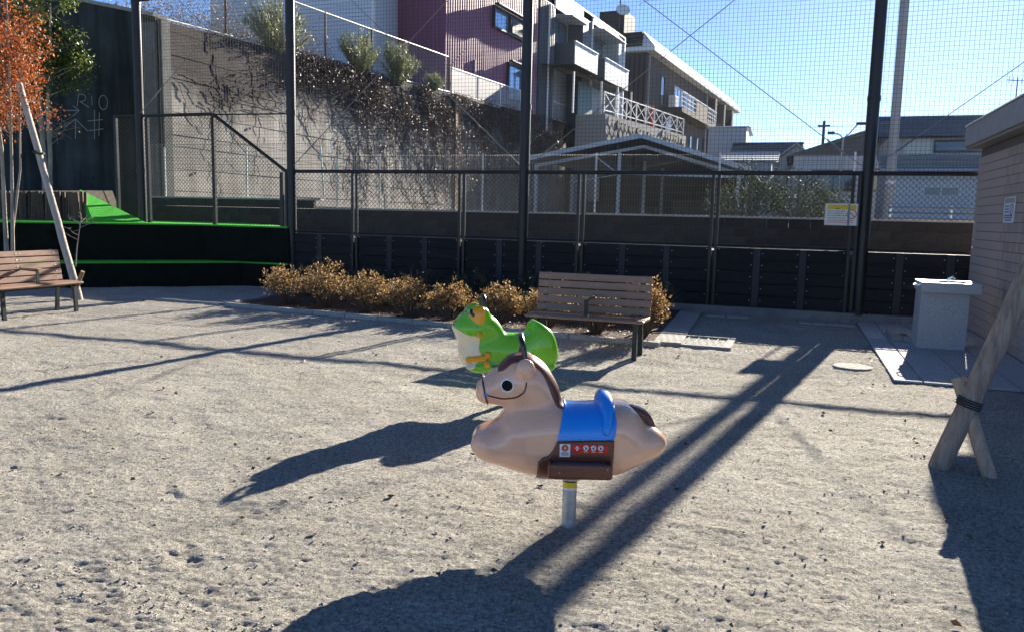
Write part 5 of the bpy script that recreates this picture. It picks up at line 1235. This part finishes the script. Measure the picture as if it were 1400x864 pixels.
limb_tree(rt, [([(0, 0, 0), (.03, .02, 1), (.12, .0, 2.2), (.1, .05, 3.4), (.2, 0, 4.9)], .035, .012), ([(-.5, .3, 0), (-.5, .3, 1.1), (-.42, .25, 2.3), (-.5, .2, 3.6), (-.4, .3, 5.2)], .045, .012), ([(.0, .05, .9), (.18, .1, 1.9), (.25, .1, 3.0), (.3, .15, 3.8)], .022, .008)], 5, pale_bark, .75, 15, tips)
tips = [q+Vector((-.3, 0, 0)) for q in tips if q.z > 1.9]
crown(rt, tips, 26, .13, (.035, .075), (.022, .042), leafmat('autumn_leaf', (.16, .035, .015), (.36, .085, .025), (.50, .20, .05), trans=.4), .5)
gt = empty('evergreen_tree', (-17.3, 14.8, 1.8), 0, 'pale trunked evergreen tree with glossy leaves before the dark wall', 'tree')
tips = []
limb_tree(gt, [([(0, 0, -.1), (.02, 0, .6), (-.08, .05, 1.6), (-.05, 0, 3), (.2, 0, 4.6)], .075, .03), ([(.12, .02, -.1), (.22, 0, .9), (.26, -.05, 2.0), (.5, -.1, 3.2), (.55, -.1, 4.4)], .06, .02), ([(.2, 0, .7), (.42, -.1, 1.5)], .02, .008)], 9, pale_bark, .72, 17, tips)
tips = [q+Vector((-.05, 0, .12)) for q in tips if q.z > 2.1]
crown(gt, tips, 50, .13, (.06, .11), (.022, .042), leafmat('glossy_leaf', (.025, .05, .012), (.07, .11, .025), (.24, .26, .05), rough=.35, trans=.4, spec=.5), .3)
bt = empty('bare_shrub', (-12.1, 10.9, .48), 0, 'thin bare twiggy sapling on the turf bank behind the bench', 'sapling')
tips = []; limb_tree(bt, [([(0, 0, -.05), (.05, 0, .3), (.12, .05, .8)], .012, .005)], 21, pale_bark, .28, 7, tips)
# young tree held by the log stake, mostly outside the picture
yt = empty('staked_tree', (1.88, 5.80, 0), 0, 'young tree tied to the weathered log stake beside the toilet block', 'tree')
tips = []; limb_tree(yt, [([(0, 0, -.1), (.02, 0, 1.2), (-.03, .03, 2.6), (.05, 0, 4.2)], .06, .025)], 33, dk_bark, .5, 10, tips)
crown(yt, [q for q in tips if q.z > 2.9], 5, .1, (.05, .09), (.02, .04), MATS['glossy_leaf'])

rose = leafmat('rosemary_leaf', (.09, .11, .045), (.22, .25, .12), (.42, .42, .22), trans=.2)
def strokes_bush(loc, ry, h, n, label, seed, rx=.5):
    t = empty('hillside_bush', loc, 0, label, 'bush', 'grey green bushes on top of the retaining wall'); r = np.random.default_rng(seed)
    st_ = MB(); rr_ = random.Random(seed); bases = []
    for i in range(46):
        a = rr_.uniform(0, 6.28); q = math.sqrt(rr_.random()); tip = Vector((rx*q*math.cos(a)+.12, ry*q*math.sin(a), h*(1-.5*q*q)*rr_.uniform(.75, 1.1))); m = Vector((tip.x*.5+.05, tip.y*.55, tip.z*.45)); st_.tube([(0, tip.y*.2, -.1), m, tip], [.02, .012, .004], 4, cap=False)
        for k in range(n): f = rr_.uniform(.15, 1); p = (m.lerp(tip, (f-.5)*2) if f > .5 else Vector((0, tip.y*.2, -.1)).lerp(m, f*2)); bases.append((*p, *(tip-m)))
    st_.build('stems', dk_bark, t); B = np.array(bases); P_ = B[:, :3]+r.normal(size=(len(B), 3))*.05; D_ = B[:, 3:]*1.6/np.linalg.norm(B[:, 3:], axis=1, keepdims=True)+r.normal(size=(len(B), 3))*.55
    V, F = leaves(P_, D_, r.uniform(.10, .22, len(P_)), r.uniform(.014, .03, len(P_))); obj('foliage', mesh_np('foliage', V, F, rose), None, t)
strokes_bush((-16.1, 22.6, 6.55), 1.9, 1.75, 130, 'large grey green bush behind the second tall fence pole', 1)
strokes_bush((-16.05, 27.6, 6.85), 1.55, 1.5, 130, 'round grey green bush below the pale siding wall', 2)
strokes_bush((-16.0, 30.6, 6.95), 1.9, 1.55, 150, 'drooping grey green bush below the purple house', 3, .6)
strokes_bush((-16.15, 34.4, 7.2), 1.0, .8, 45, 'small thin bush at the fence end below the purple house', 4)
# dry scrub behind the hillside fence
N = 9000; y = RNG.uniform(17.6, 27, N); P_ = np.stack([-16.6-RNG.random(N)*1.8, y, 6.5+(y-17)*.05+np.abs(RNG.normal(size=N))*.55], 1)
V, F = leaves(P_, RNG.normal(size=P_.shape)+[0, 0, .8], RNG.uniform(.06, .16, N), RNG.uniform(.01, .03, N))
tag(obj('dry_scrub', mesh_np('dry_scrub', V, F, leafmat('scrub_leaf', (.08, .05, .03), (.2, .13, .07), (.32, .25, .10), trans=.2))), 'dry brown scrub growing behind the hillside fence', 'scrub', kind='stuff')
# bushes in the yard
def yard_bush(loc, rx, h, n, label, seed, lm):
    t = empty('yard_bush', loc, 0, label, 'bush', 'dark bushes in the yard'); r = np.random.default_rng(seed); st_ = MB(); rr_ = random.Random(seed); tips = []
    for i in range(40):
        a = rr_.uniform(0, 6.28); q = math.sqrt(rr_.random()); tip = Vector((rx*q*math.cos(a), rx*.6*q*math.sin(a), h*(1-.4*q*q)*rr_.uniform(.35, 1.05))); st_.tube([(0, 0, 0), tip*.5+Vector((0, 0, .1)), tip], [.025, .015, .005], 4, cap=False); tips.append(tip)
    st_.build('stems', dk_bark, t); T_ = np.array([list(q) for q in tips]); P_ = np.repeat(T_, n, 0)+r.normal(size=(40*n, 3))*.2
    P_[:, 2] = np.abs(P_[:, 2]); V, F = leaves(P_, r.normal(size=P_.shape), r.uniform(.06, .12, len(P_)), r.uniform(.035, .07, len(P_))); obj('foliage', mesh_np('foliage', V, F, lm), None, t)
ybl = leafmat('yard_leaf', (.02, .035, .018), (.05, .07, .035), (.2, .22, .12), rough=.7, trans=.15)
yard_bush((-1.55, 30, 1.42), 1.3, 2.0, 70, 'dark broadleaf bush beside the right end of the carport', 1, ybl)
yard_bush((.0, 31, 1.42), 1.2, 1.7, 65, 'dark broadleaf bush in front of the gabled house', 2, ybl)
yard_bush((1.2, 35, 1.42), .9, 1.4, 40, 'small dark bush near the foot of the street lamp', 3, ybl)

# ================================================================== AIR
hz = MB().box(-331, 331, -262, 332, -1.2, 30).build('haze', None); hz['kind'] = 'stuff'; hz['label'] = 'thin sunlit haze in the air over the whole place'; hz['category'] = 'haze'
hm_ = bpy.data.materials.new('haze_air'); hm_.use_nodes = True; nt = hm_.node_tree; nt.nodes.remove(nt.nodes['Principled BSDF'])
pv = nt.nodes.new('ShaderNodeVolumePrincipled'); pv.inputs['Color'].default_value = (.86, .93, 1, 1); pv.inputs['Density'].default_value = HAZE; pv.inputs['Anisotropy'].default_value = .45
nt.links.new(pv.outputs[0], nt.nodes['Material Output'].inputs['Volume']); hz.data.materials.clear(); hz.data.materials.append(hm_)
